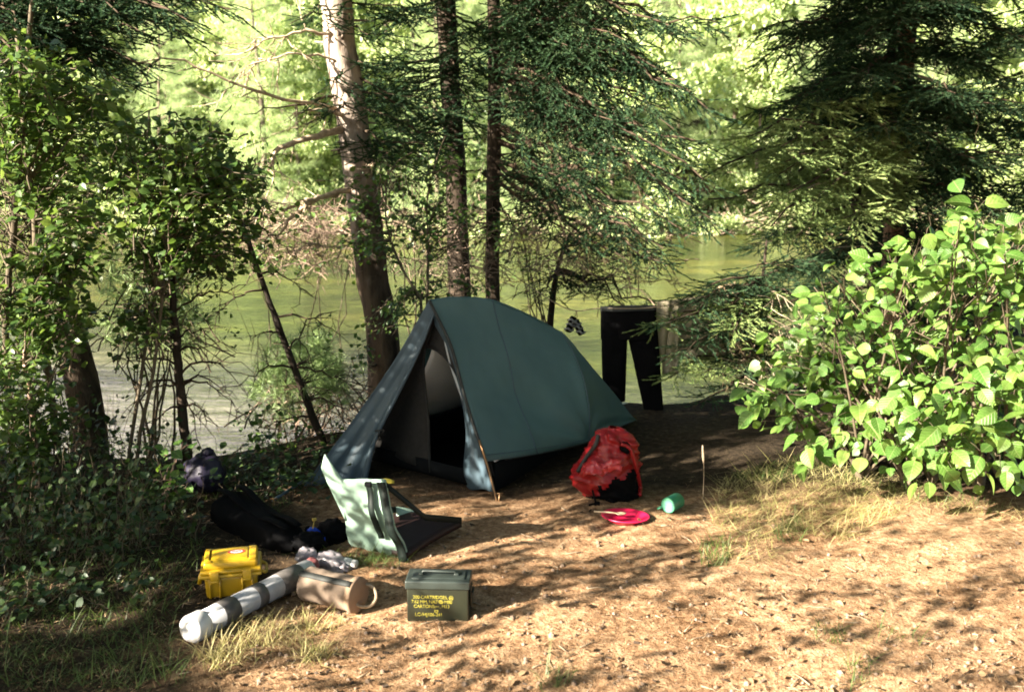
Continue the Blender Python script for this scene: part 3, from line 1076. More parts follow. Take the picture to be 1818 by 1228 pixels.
# ---- second, darker spruce at the right edge (fills the dark corner)
def conifer(base, H, label, group=None, mat='needle', width=1.5, zmin=.6, nb=60, dens=.8, name='spruce_tree', rt=.1, tw=.24):
    base = np.array(base, float)
    base[2] = ground_z(base[0], base[1]) - .1
    t = empty(name, base, label, 'tree', group)
    tp_ = np.array([base, base + [rng.normal() * .05, rng.normal() * .05, H * .5], base + [0, 0, H]])
    trunk(tp_, [rt, rt * .6, .012], M['bark_dark'], t, sides=8, n=12)
    cr = Crown()
    for i in range(nb):
        f = (i + rng.random()) / nb
        z = zmin + (H - zmin) * f
        a = i * 2.4 + rng.normal() * .3
        ln = width * (1 - f) ** .8 * rng.uniform(.7, 1.1) + .12
        P0 = base + [0, 0, z]
        P1 = P0 + np.array([math.cos(a) * ln, math.sin(a) * ln, -ln * rng.uniform(.15, .4)])
        cr.spruce_bough(P0, P1, .45 * ln ** .7, .02, dens=dens, hang=.08, tw=tw)
    cr.build('crown', SPRUCE_T, [M[mat], M['twig'], M['dead'], M['small_leaf']], t)
    return t


conifer((5.6, 9.2, 0), 6.5, 'dense dark spruce at the right edge behind the hazel bush', width=1.7, nb=75)
conifer((4.4, 11.6, 0), 7.0, 'dark spruce half hidden behind the reddish trunk', width=1.8, nb=70)
# low young spruce behind the washing line
c0 = D(1340, 640, 7.4)
t5 = empty('young_spruce', (c0[0], c0[1], gz(c0) - .05), 'small young spruce with bleached lower twigs beside the washing line', 'tree')
tp = np.array([[c0[0], c0[1], gz(c0) - .1], [c0[0] + .02, c0[1], .55], [c0[0] + .05, c0[1], 1.25]])
o, P5 = trunk(tp, [.035, .025, .008], M['bark_dark'], t5, sides=8, n=10)
cr = Crown()
for px, py, Yb, wd, k, br in ((1180, 545, 6.6, .26, 'spruce', 0), (1195, 590, 6.6, .26, 'light', 0), (1215, 630, 6.55, .26, 'spruce', 0), (1270, 600, 6.55, .26, 'light', 0), (1180, 660, 6.6, .24, 'light', 0), (1260, 530, 6.6, .26, 'spruce', 0), (1210, 555, 6.75, .26, 'spruce', .0), (1240, 590, 6.7, .26, 'spruce', .0), (1230, 530, 6.8, .24, 'spruce', 0), (1270, 560, 6.8, .26, 'light', .1), (1215, 610, 6.7, .22, 'spruce', 0), (1300, 545, 6.8, .26, 'light', .1), (1340, 560, 6.8, .26, 'light', .2), (1250, 640, 6.7, .24, 'spruce', 0),
                              (1230, 680, 6.7, .24, 'light', .1), (1290, 650, 6.7, .24, 'spruce', .3), (1260, 700, 6.7, .22, 'spruce', .1), (1320, 690, 6.8, .24, 'spruce', .2), (1400, 600, 7.0, .26, 'light', .4), (1380, 520, 7.0, .26, 'spruce', 0), (1440, 540, 7.0, .26, 'spruce', .2), (1350, 610, 6.8, .2, 'spruce', .8),
                              (1310, 610, 6.7, .2, 'spruce', .85), (1370, 640, 6.8, .22, 'spruce', .8), (1330, 480, 7.2, .24, 'spruce', 0), (1410, 480, 7.2, .24, 'spruce', 0), (1300, 500, 7.3, .24, 'spruce', 0), (1460, 490, 7.3, .26, 'spruce', 0), (1380, 700, 7.0, .25, 'spruce', .2), (1420, 660, 6.9, .25, 'spruce', .3)):
    e = D(px, py, Yb)
    cr.spruce_bough(at_trunk(P5, min(1.2, e[2] + .02 + .08 * abs(e[0] - c0[0]))), e, wd, .03, dens=1.2, key=k, bare=br, tw=.16)
cr.build('crown', TT, [M['needle'], M['twig'], M['dead'], M['needle_sunlit']], t5)
mb = MB()
for k in range(26):                                    # bleached twigs
    e = D(rng.uniform(1280, 1420), rng.uniform(545, 690), rng.uniform(6.6, 7.0))
    s_ = at_trunk(P5, min(1.15, max(.1, e[2] + rng.uniform(-.02, .1))))
    q = bezier_branch(s_, e, rng.uniform(0, .12), 8, .04)
    mb.add(*tube(q, [.006, .002], 4, False))
    for _ in range(4):
        i = rng.integers(3, 8)
        e2 = q[i] + rng.normal(size=3) * .07 + norm(e - s_) * .08
        mb.add(*tube(np.array([q[i], (q[i] + e2) / 2 + rng.normal(size=3) * .01, e2]), [.0035, .0015], 3, False))
mb.build('dead_branch', M['twig_pale'], t5)
# boughs hanging in from the spruce over the line (small low spruce behind the tent)
c1 = D(1000, 500, 8.6)
t6 = empty('young_spruce', (c1[0], c1[1], gz(c1) - .05), 'low dark spruce bough cluster hanging behind the tent top', 'tree')
tp = np.array([[c1[0] - .2, c1[1], gz(c1) - .1], [c1[0] - .1, c1[1], .6], [c1[0], c1[1], 1.15]])
o, P6 = trunk(tp, [.04, .03, .008], M['bark_dark'], t6, sides=8, n=10)
cr = Crown()
for px, py, Yb, wd, br in ((950, 520, 8.0, .25, .1), (1000, 505, 7.8, .25, .2), (1060, 510, 7.7, .25, .1), (1120, 520, 7.6, .25, .0), (1165, 530, 7.5, .25, 0), (1080, 470, 7.8, .25, .6), (1040, 440, 8.0, .25, .6), (970, 460, 8.1, .22, .7), (1140, 470, 7.7, .25, .4), (1020, 480, 7.8, .22, .6)):
    e = D(px, py, Yb)
    cr.spruce_bough(at_trunk(P6, min(1.1, e[2] + .1)), e, wd, .02, dens=1.0, bare=br, tw=.14)
cr.build('crown', SPRUCE_T, [M['needle'], M['twig'], M['dead'], M['small_leaf']], t6)

# ---- leafy young trees
LEAF_T = {'leaf': [(LEAF, 0)], 'big': [(LEAF_BIG, 0), (LEAF_BIG2, 0), (LEAF_BIG3, 0)], 'small': [(LEAF_SMALL, 0)], 'spruce': [(t, 2) for t in TWIG], 'bare': [(t, 3) for t in BARE], 'pine': [(PTUFT, 2)]}


def rand_in(poly, n):
    poly = np.array(poly, float)
    lo, hi = poly.min(0), poly.max(0)
    out = np.zeros((0, 2))
    while len(out) < n:
        q = lo + rng.random((n * 2, 2)) * (hi - lo)
        out = np.vstack([out, q[in_poly(q[:, 0], q[:, 1], poly)]])
    return out[:n]


def sapling(name, label, stems, blobs, leaf, mats, cat='tree', group=None, bark='stem', key='leaf', rad=(.02, .008), per=16, extra=None, twl=.35):
    """stems: pixel polylines with depth; blobs: (polygon px, depth range, number of leafy twigs)"""
    S_ = [resample(curve_px(s), 16) for s in stems]
    b0 = S_[0][0].copy()
    b0[2] = ground_z(b0[0], b0[1])
    t = empty(name, b0, label, cat, group)
    for k, P in enumerate(S_):
        P[0][2] = min(P[0][2], ground_z(P[0][0], P[0][1]) - .03)
        mb = MB()
        rr = rad[k] if isinstance(rad, list) else rad
        mb.add(*tube(P + rng.normal(size=P.shape) * .004, rr, 8, True, .05))
        mb.build('trunk', M[bark] if isinstance(bark, str) else M[bark[k]], t)
    cr = Crown()
    allp = np.concatenate(S_)
    for poly, (ya, yb), n in blobs:
        for q in rand_in(poly, n):
            e = D(q[0], q[1], rng.uniform(ya, yb))
            c_ = allp[np.argsort(np.linalg.norm((allp - e) * [1, 1, .7] + [0, 0, .15], axis=1))[rng.integers(0, 3)]]
            v = e - c_
            ln = np.linalg.norm(v)
            st = c_ if ln < 1.1 else e - v / ln * 1.1 * rng.uniform(.5, 1)
            st = st if rng.random() < .45 else e - norm(v + rng.normal(size=3) * .2) * min(ln, twl) * rng.uniform(.6, 1.1)
            cr.leaf_branch(st, e, per, leaf, rng.uniform(0, .12), key, .005, .25, spread=leaf * .5)
    if extra:
        extra(cr, S_)
    cr.build('crown', LEAF_T, mats, t)
    return t


LM_ = [M['sapling'], M['stem'], M['needle'], M['dead']]
sapling('leafy_sapling', 'tall leafy sapling nearest the left edge, crowded with dark leaves', [[(20, 800, 5.4), (10, 600, 5.4), (25, 400, 5.4), (40, 200, 5.4), (60, -40, 5.4)], [(110, 880, 5.2), (90, 700, 5.2), (75, 560, 5.2), (50, 300, 5.2), (30, 50, 5.2)]],
        [([(-60, 60), (120, 80), (240, 200), (200, 330), (230, 420), (100, 500), (-60, 540)], (4.9, 6.0), 330), ([(-60, 500), (120, 480), (140, 600), (60, 640), (-60, 640)], (4.9, 5.7), 70)], .068, LM_, rad=(.02, .018, .012), group=None)
sapling('leafy_sapling', 'leafy sapling with two thin grey stems between the dark trunk and the leaning dead stem',
        [[(222, 868, 5.1), (236, 760, 5.15), (262, 600, 5.2), (285, 470, 5.3), (300, 330, 5.4), (300, 200, 5.4)], [(232, 868, 5.1), (256, 740, 5.1), (280, 600, 5.1), (298, 420, 5.2), (330, 290, 5.3)]],
        [([(190, 180), (330, 210), (420, 260), (490, 330), (460, 370), (340, 370), (250, 400), (180, 330)], (4.9, 5.8), 150), ([(200, 380), (370, 400), (390, 450), (300, 480), (190, 470)], (5.0, 5.7), 60), ([(360, 380), (480, 390), (490, 470), (400, 520), (350, 470)], (5.2, 5.9), 40), ([(300, 230), (480, 300), (520, 380), (440, 400), (330, 330)], (5.0, 5.8), 50), ([(190, 520), (330, 560), (300, 600), (190, 590)], (5, 5.6), 22)], .062, LM_, rad=(.012, .006), per=14)
sapling('leafy_sapling', 'leafy sapling with one peeled pinkish stem by the left edge of the bank', [[(62, 830, 5.0), (58, 760, 5.0), (52, 690, 5.0), (42, 640, 5.0), (55, 560, 5.1), (90, 440, 5.1)]],
        [([(60, 400), (200, 420), (190, 560), (120, 640), (40, 600)], (4.8, 5.4), 75), ([(-40, 620), (110, 640), (130, 760), (60, 850), (-40, 850)], (4.7, 5.3), 75)], .062, LM_, bark='stem_pink', rad=(.015, .008))
# dark leaning trunk at the left
tp = curve_px([(158, 800, 6.0), (150, 700, 6.05), (125, 600, 6.1), (95, 480, 6.15), (60, 330, 6.2), (20, 150, 6.3), (-10, -60, 6.4)])
tp[0][2] = ground_z(tp[0][0], tp[0][1]) - .1
t7 = empty('leaning_tree', tp[0], 'stout dark trunk leaning left among the saplings at the water', 'tree')
trunk(tp, [.125, .105, .095, .085, .075, .06], M['bark_dark'], t7, knots=8, wob=.005)
cr = Crown()
for px, py, Yb, wd in ((90, 30, 5.6, .5), (180, 20, 5.6, .5), (260, 10, 5.7, .45), (20, 60, 5.4, .5), (140, 70, 5.8, .45), (220, 60, 5.8, .4), (60, 120, 5.6, .4), (280, 50, 5.7, .3), (340, 20, 5.8, .35), (400, 5, 5.8, .3), (120, 130, 5.8, .4), (40, -20, 5.5, .5), (150, -20, 5.5, .5), (240, -25, 5.6, .5), (310, -20, 5.7, .4), (190, 110, 5.8, .35), (60, 60, 5.3, .5), (120, 20, 5.4, .5), (200, 45, 5.4, .5), (20, 20, 5.3, .5), (90, 90, 5.5, .5), (250, 35, 5.5, .4), (160, 90, 5.6, .45), (-20, 90, 5.4, .5), (320, 45, 5.7, .35), (270, 85, 5.6, .4), (300, 100, 5.7, .35), (230, 130, 5.6, .4), (170, 150, 5.6, .45), (60, 170, 5.4, .5), (110, 190, 5.5, .45)):
    e = D(px, py, Yb)
    cr.spruce_bough(D(px * .4 - 60, py - 60, 6.35), e, wd * .8, .02, hang=.1, tw=.17)
for q in rand_in([(0, 120), (170, 150), (200, 420), (60, 480), (-40, 400)], 60):
    e = D(q[0], q[1], rng.uniform(5.7, 6.3))
    cr.leaf_branch(e + rng.normal(size=3) * [.25, .2, .15], e, 14, .055, .05, 'leaf', .005)
cr.build('crown', {'spruce': SPRUCE_T['spruce'], 'bare': SPRUCE_T['bare'], 'leaf': [(LEAF, 3)]}, [M['needle'], M['twig'], M['dead'], M['sapling']], t7)


# dead leaning sapling left of the tent, with bare drooping twigs
def dead_sapling(label, pts, rad, twigs, leafy=(), pale=0, tuft=()):
    P = resample(curve_px(pts), 22)
    P[0][2] = min(P[0][2], ground_z(P[0][0], P[0][1]) - .05)
    t = empty('dead_sapling', P[0], label, 'tree')
    mb = MB()
    mb.add(*tube(P + rng.normal(size=P.shape) * .003, rad, 8, True, .05))
    mb.build('trunk', M['bark_dark'], t)
    mb = MB()
    for i0, px, py, Yb, sg in twigs:
        s_ = P[int(i0 * 21)]
        q = bezier_branch(s_, D(px, py, Yb), sg, 10, .025)
        mb.add(*tube(q, [.008, .002], 4, False))
        for _ in range(7):
            i = rng.integers(3, 10)
            d = norm(q[i] - q[i - 1]) * .5 + rng.normal(size=3) * .4 + [0, 0, -.15]
            e2 = q[i] + d * rng.uniform(.1, .28)
            c_ = bezier_branch(q[i], e2, .1, 5, .05)
            mb.add(*tube(c_, [.0035, .0012], 3, False))
            e3 = c_[2] + rng.normal(size=3) * .06
            mb.add(*tube(np.array([c_[2], (c_[2] + e3) / 2, e3]), [.0025, .001], 3, False))
    mb.build('branches', M['twig'], t)
    cr = Crown()
    n = 0
    for q0, q1, Yb, k in leafy:
        for j in range(k):
            e = D(q0[0] + rng.random() * (q1[0] - q0[0]), q0[1] + rng.random() * (q1[1] - q0[1]), Yb + rng.normal() * .15)
            cr.leaf_branch(e + rng.normal(size=3) * .14, e, 9, .045, .05, 'leaf', .003, spread=.03)
            n += 1
    for px, py, Yb, k, s in tuft:
        for j in range(k):
            e = D(px + rng.normal() * 28, py + rng.normal() * 22, Yb + rng.normal() * .15)
            cr.put('pine', e, rng.normal(size=3) + np.array([.2, 0, .1]), rng.normal(size=3), s)
            cr.mb.add(*tube(bezier_branch(P[np.argmin(np.linalg.norm(P - e, axis=1))], e, .05, 6, .03), [.004, .001], 3, False), mi=1)
            n += 1
    if n:
        cr.build('crown', LEAF_T, [M['small_leaf'], M['twig'], M['pine'], M['dead']], t)
    return t


dead_sapling('thin dark dead stem leaning left, beside the left edge of the tent', [(578, 795, 6.0), (540, 700, 6.0), (500, 590, 6.0), (465, 500, 6.0), (430, 400, 6.0), (400, 330, 6.05), (380, 240, 6.1)], [.026, .022, .018, .014, .01],
             [(.1, 470, 760, 5.8, .1), (.25, 420, 690, 5.7, .15), (.25, 640, 700, 5.8, .1), (.35, 450, 600, 5.8, .1), (.4, 620, 610, 5.8, .15), (.55, 540, 520, 5.7, .1), (.5, 380, 560, 5.8, .1), (.65, 370, 470, 5.8, .1), (.7, 520, 450, 5.8, .1), (.85, 480, 390, 5.9, .1), (.8, 330, 400, 5.8, .05), (.15, 640, 760, 5.8, .2), (.95, 300, 330, 5.9, .1), (.3, 560, 660, 5.7, .3)],
             leafy=(((480, 760), (620, 800), 5.8, 16), ((420, 730), (520, 790), 5.7, 14), ((300, 260), (470, 350), 5.9, 30), ((560, 640), (660, 600), 5.9, 8)), tuft=((555, 650, 6.3, 26, .11), (590, 690, 6.3, 16, .11), (500, 690, 6.2, 14, .11)))
dead_sapling('upright thin dead stem with a whorl of bare drooping twigs, in front of the water', [(332, 800, 5.4), (322, 720, 5.4), (316, 640, 5.4), (308, 540, 5.4), (302, 440, 5.4), (296, 330, 5.5)], [.032, .028, .022, .016, .01],
             [(.3, 240, 720, 5.2, .2), (.3, 400, 700, 5.2, .2), (.32, 420, 730, 5.3, .25), (.3, 260, 680, 5.2, .15), (.45, 390, 640, 5.2, .15), (.4, 230, 640, 5.2, .1), (.5, 370, 590, 5.2, .1), (.55, 240, 560, 5.3, .1), (.6, 400, 520, 5.3, .1), (.2, 270, 760, 5.2, .2), (.2, 390, 770, 5.2, .2), (.35, 430, 690, 5.3, .3), (.7, 380, 470, 5.3, .1), (.25, 350, 780, 5.2, .3)],
             leafy=(((250, 420), (400, 520), 5.4, 22), ((270, 600), (420, 560), 5.4, 8)), tuft=((260, 530, 5.9, 30, .12), (300, 590, 5.9, 22, .12), (225, 500, 5.9, 18, .12), (210, 580, 5.9, 12, .12)))
# thin understory tree behind the tent
sapling('leafy_sapling', 'thin leafy sapling growing between the trunks behind the tent', [[(757, 545, 6.9), (760, 470, 6.9), (758, 410, 6.9), (762, 330, 6.9), (790, 240, 6.95)], [(757, 545, 6.9), (705, 460, 6.8), (685, 380, 6.8), (690, 290, 6.8)]],
        [([(680, 270), (800, 260), (860, 300), (850, 440), (760, 430), (700, 400), (670, 330)], (6.6, 7.2), 75), ([(640, 410), (700, 420), (690, 470), (610, 460), (560, 440)], (6.6, 7.1), 16), ([(880, 380), (930, 400), (920, 450), (870, 440)], (6.8, 7.2), 6), ([(700, 505), (900, 500), (880, 535), (700, 545)], (6.8, 7.2), 22), ([(640, 560), (720, 520), (700, 600), (650, 610)], (6.7, 7.0), 14)],
        .05, [M['small_leaf'], M['stem'], M['needle'], M['dead']], rad=(.011, .004), per=12)

# ---- hazel bush at the right
HB = G(1690, 905)
hz_ = empty('hazel_bush', HB, 'big sunlit hazel bush with broad toothed leaves at the right', 'bush')
cr = Crown()
bases = [HB + [dx, dy, -.02] for dx, dy in ((-.3, .5), (-.1, .35), (.1, .45), (.3, .3), (.5, .45), (.7, .2), (.0, .8), (.4, .8), (-.45, .75))]
mb = MB()
tips = []
for q in rand_in([(1290, 670), (1340, 560), (1480, 470), (1530, 420), (1640, 360), (1740, 330), (1860, 310), (1880, 880), (1700, 850), (1600, 830), (1520, 800), (1420, 770), (1310, 730)], 170):
    yy = rng.uniform(4.4, 6.6) if q[0] > 1450 else rng.uniform(5.2, 6.4)
    e = D(q[0], q[1], yy)
    if e[2] < .15: e[2] = .15 + rng.random() * .1
    s0 = bases[rng.integers(0, len(bases))]
    mid = s0 * .45 + e * .55 + np.array([0, 0, .12 + .1 * rng.random()])
    C = resample([s0, s0 * .75 + mid * .25 + [0, 0, .08], mid, e], 12)
    if rng.random() < .5:
        mb.add(*tube(C, [.011, .003], 5, False))
    cr.leaf_branch(C[6], e + [0, 0, -.04], 14, .092, .06, 'big', .004, .5, spread=.06, up=.75)
for px, py, Yb in ((1700, 370, 4.9), (1650, 385, 4.9), (1760, 375, 4.8), (1640, 420, 4.8), (1800, 430, 4.7), (1560, 430, 5.0), (1530, 460, 5.0), (1690, 400, 4.9), (1740, 440, 4.8), (1420, 800, 4.7), (1540, 780, 4.55), (1640, 790, 4.5), (1760, 760, 4.4), (1780, 840, 4.3), (1690, 830, 4.4), (1600, 700, 4.6), (1710, 700, 4.5), (1800, 680, 4.4), (1340, 700, 5.2), (1480, 740, 4.8), (1820, 790, 4.3), (1740, 800, 4.35), (1660, 760, 4.45)):
    e = D(px, py, Yb)
    s0 = bases[rng.integers(0, len(bases))]
    st = e + norm(s0 + [0, 0, .5] - e) * .35
    cr.leaf_branch(st, e, 12, .112, .05, 'big', .004, .55, spread=.06, up=.7)
mb.build('stem', M['stem'], hz_)
cr.build('crown', LEAF_T, [M['hazel'], M['stem'], M['needle'], M['dead']], hz_)


# ---- far bank woodland
def far_crown(kind, seed):
    """one crown around the origin, base z=0; returned as MB ready to build"""
    r = np.random.default_rng(seed)
    mb = MB()
    if kind == 'leafy':
        H = 13
        cl = []
        for i in range(84):
            f = r.random()
            z = .3 + f * (H - 1)
            rad = 2.9 * math.sin(PI * min(1, .18 + f * .82)) ** .7 * r.uniform(.35, 1)
            a = r.uniform(0, 2 * PI)
            cl.append((rad * math.cos(a), rad * math.sin(a), z, r.uniform(.6, 1.15)))
        pos, X = [], []
        for x, y, z, s in cl:
            n = int(150 * s)
            d = norm(r.normal(size=(n, 3))) * (r.random((n, 1)) ** .4) * s * np.array([1.15, 1.15, .62])
            pos.append(np.array([x, y, z]) + d)
        pos = np.concatenate(pos)
        N = len(pos)
        mb.scatter(LEAF_SMALL, mats_from(pos, r.normal(size=(N, 3)) + [0, 0, -.3], r.normal(size=(N, 3)) * .6 + [-.3, -.3, .7], .30 * r.uniform(.6, 1.3, N)))
    else:
        H = 15
        pos, X = [], []
        nb = 190 if kind == 'spruce' else 130
        for i in range(nb):
            f = (i + r.random()) / nb
            z = .6 + f * (H - 1)
            a = i * 2.4 + r.normal() * .4
            ln = (2.7 if kind == 'spruce' else 3.2) * (1 - f) ** (.8 if kind == 'spruce' else .55) * r.uniform(.5, 1.1) + .25
            dr = -.3 if kind == 'spruce' else .12
            m_ = max(4, int(ln / .16))
            for j in range(m_):
                u = .2 + .8 * (j + r.random()) / m_
                p = np.array([math.cos(a) * ln * u, math.sin(a) * ln * u, z + dr * ln * u * u])
                for sg in (-1, 1, 0):
                    w = .5 * (1.1 - u) * ln * .45
                    pos.append(p + r.normal(size=3) * .06 + np.array([-math.sin(a), math.cos(a), 0]) * sg * w * r.random())
                    X.append(np.array([math.cos(a), math.sin(a), -.1]) + np.array([-math.sin(a), math.cos(a), 0]) * sg * .8)
        pos, X = np.array(pos), np.array(X)
        N = len(pos)
        if kind == 'spruce':
            mb.scatter((TWIG_FAR[0][0], TWIG_FAR[0][1], np.zeros(len(TWIG_FAR[0][1]), int)), mats_from(pos, X, np.array([0, 0, 1.]) + r.normal(size=(N, 3)) * .3, .5 * r.uniform(.7, 1.2, N)))
        else:
            mb.scatter((PTUFT[0][:36], PTUFT[1][:12], np.zeros(12, int)), mats_from(pos, X + [0, 0, .3], r.normal(size=(N, 3)), .34 * r.uniform(.7, 1.2, N)))
    return mb, H


proto = {}
for kind, mat in (('leafy', 'far_leaf'), ('spruce', 'far_dark'), ('pine', 'far_pine')):
    lst = []
    for s in range(2):
        mb, H = far_crown(kind, 40 + s)
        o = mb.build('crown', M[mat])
        tb = MB()
        Pt = resample([(0, 0, -1), (.15, 0, H * .4), (-.1, .1, H * .75), (0, 0, H * .97)], 12)
        tb.add(*tube(Pt, [.15, .11, .05, .012], 8))
        for k in range(12):
            i = rng.integers(3, 10)
            a = rng.uniform(0, 2 * PI)
            e = Pt[i] + [math.cos(a) * 1.5, math.sin(a) * 1.5, .6]
            tb.add(*tube(bezier_branch(Pt[i], e, .05, 5), [.05, .015], 5, False))
        tr = tb.build('trunk', M['bark_far'])
        lst.append((o, tr))
    proto[kind] = lst
used = set()
FAR_LABEL = {'leafy': 'bright sunlit leafy tree standing on the far bank of the river', 'spruce': 'darker narrow spruce standing on the far bank of the river', 'pine': 'pale feathery pine standing on the far bank of the river'}
FAR_NAME = {'leafy': 'leafy_tree', 'spruce': 'spruce_tree', 'pine': 'pine_tree'}
fx = []
for row, (y0, step, half) in enumerate(((51.5, 3.1, 34), (57, 3.6, 38), (65, 4.4, 44), (76, 5.5, 52))):
    x = -half
    while x < half:
        fx.append((x + rng.normal() * .8, y0 + rng.normal() * 1.2, row))
        x += step * rng.uniform(.8, 1.2)
for x, y, row in fx:
    kind = rng.choice(['leafy', 'spruce', 'pine'], p=[.62, .08, .30] if row else [.64, .05, .31])
    i = int(rng.integers(0, 2))
    o, tr = proto[kind][i]
    sc = rng.uniform(.65, 1.05) if row == 0 else rng.uniform(.85, 1.25)
    if row == 0 and rng.random() < .35: sc *= .5
    e = empty(FAR_NAME[kind], (x, y, ground_z(x, y) - .1), FAR_LABEL[kind], 'tree', 'trees on the far bank')
    e.scale = (sc * rng.uniform(.9, 1.15), sc, sc)
    e.rotation_euler = (rng.normal() * .03, rng.normal() * .03, rng.uniform(0, 6.28))
    for src in (o, tr):
        if (kind, i, src.name) in used:
            c_ = src.copy(); COL.objects.link(c_)
        else:
            c_ = src; used.add((kind, i, src.name))
        c_.parent = e
        c_.location = (0, 0, 0)
for lst in proto.values():
    for o, tr in lst:
        if o.parent is None:
            bpy.data.objects.remove(o); bpy.data.objects.remove(tr)
# bleached brush and pale stones at the far waterline: a drift of driftwood
mb = MB()
pos = []
for k in range(2000):
    x = rng.uniform(-32, 32)
    y = 49.4 + rng.normal() * .7
    p = np.array([x, y, ground_z(x, y) + abs(rng.normal()) * .75 * (1 + .6 * math.sin(x * .9) * math.sin(x * .37))])
    d = norm(rng.normal(size=3) * [1, .6, .4]) * rng.uniform(.4, 1.5)
    mb.add(*tube(np.array([p - d / 2, p + d / 2]), [.028, .012], 4, False))
tag(mb.build('driftwood', M['drift']), 'bleached driftwood and dead brush along the far waterline', 'driftwood', kind='stuff')
mb = MB()
N = 5200
x = rng.uniform(-40, 40, N); y = rng.uniform(49.5, 60, N)
pos = np.stack([x, y, ground_z(x, y) + rng.uniform(0, 1.4, N)], 1)
mb.scatter(LEAF_SMALL, mats_from(pos, rng.normal(size=(N, 3)), rng.normal(size=(N, 3)) * .5 + [0, -.3, .6], .45 * rng.uniform(.6, 1.3, N)))
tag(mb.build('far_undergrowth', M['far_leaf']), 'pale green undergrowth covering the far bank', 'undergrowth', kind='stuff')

# ---- near-bank shrubs that screen the river
def shrub(label, base_px, blobs, leaf, mats, key='leaf', per=12, n_dead=0, dead_poly=None, dy=(6.5, 7.5), cat='bush'):
    b0 = GT(*base_px[:2]) if len(base_px) == 2 else D(*base_px)
    b0[2] = ground_z(b0[0], b0[1])
    t = empty('shrub', b0, label, cat)
    cr = Crown()
    for poly, (ya, yb), n in blobs:
        for q in rand_in(poly, n):
            e = D(q[0], q[1], rng.uniform(ya, yb))
            if key == 'pine':
                for j in range(per):
                    cr.put('pine', e + rng.normal(size=3) * .06, rng.normal(size=3) + [.2, -.1, .2], rng.normal(size=3), leaf * rng.uniform(.7, 1.2))
                cr.mb.add(*tube(bezier_branch(e + np.array([rng.normal() * .25, rng.normal() * .1, -.25]), e, .05, 6, .03), [.006, .002], 4, False), mi=1)
            else:
                cr.leaf_branch(e + rng.normal(size=3) * [.15, .12, .1] - [0, 0, .1], e, per, leaf, .05, key, .004, .2, spread=leaf * .5)
    cr.build('crown', LEAF_T, mats, t)
    mb = MB()
    for k in range(7):
        e = D(*rand_in(blobs[0][0], 1)[0], np.mean(blobs[0][1]))
        mb.add(*tube(bezier_branch(b0 + [rng.normal() * .08, rng.normal() * .08, -.05], e, .06, 9, .02), [.012, .003], 5, False))
    mb.build('stem', M['stem'], t)
    if n_dead:
        mb = MB()
        for q in rand_in(dead_poly, n_dead):
            e = D(q[0], q[1], rng.uniform(*dy))
            d = norm(rng.normal(size=3) * [1, .6, .7]) * rng.uniform(.12, .4)
            c_ = bezier_branch(e - d, e, rng.uniform(-.15, .2), 6, .05)
            mb.add(*tube(c_, [.005, .0018], 3, False))
            for _ in range(3):
                i = rng.integers(1, 5)
                mb.add(*tube(np.array([c_[i], c_[i] + rng.normal(size=3) * .07]), [.003, .001], 3, False))
        mb.build('dead_twigs', M['drift'], t)
    return t


PM = [M['pine'], M['stem'], M['pine'], M['dead']]
shrub('young pale green pine spray behind the twin grey stems', (262, 690, 6.6), [([(190, 470), (270, 455), (340, 500), (330, 610), (210, 610)], (6.3, 6.9), 46)], .13, PM, 'pine', 6)
shrub('young pale green pine with a few rusty tufts, left of the tent over the water', (560, 800, 6.7), [([(480, 610), (560, 590), (620, 640), (600, 720), (500, 735), (440, 690)], (6.4, 6.9), 46)], .12, PM, 'pine', 6, 70, [(500, 690), (640, 690), (640, 800), (450, 800)], (6.3, 6.8))
shrub('leafy shrub with bleached dead twigs behind the leaning dead stem', (520, 640, 8.6), [([(420, 380), (620, 360), (630, 470), (450, 480)], (8, 9), 44)], .06, [M['hazel'], M['stem'], M['needle'], M['dead']], 'leaf', 10, 260, [(420, 370), (640, 370), (630, 450), (540, 480), (420, 470)], (7.8, 8.8))
shrub('tangle of bleached twigs and leaves under the drooping boughs right of the trunks', (1000, 560, 8.8), [([(890, 380), (960, 370), (960, 500), (890, 510)], (8, 8.8), 14)], .055, [M['hazel'], M['stem'], M['needle'], M['dead']], 'leaf', 10, 420, [(690, 380), (900, 370), (1000, 350), (1180, 400), (1200, 500), (1080, 520), (950, 470), (880, 520), (700, 480)], (7.4, 8.6))
shrub('leafy alder shrub filling the gap between the three trunks', (745, 560, 8.9), [([(680, 190), (870, 170), (860, 460), (790, 480), (700, 440)], (8.6, 9.3), 90), ([(610, 300), (680, 290), (690, 470), (640, 460)], (7.2, 7.5), 26)], .06, [M['small_leaf'], M['stem'], M['needle'], M['dead']], 'leaf', 12)
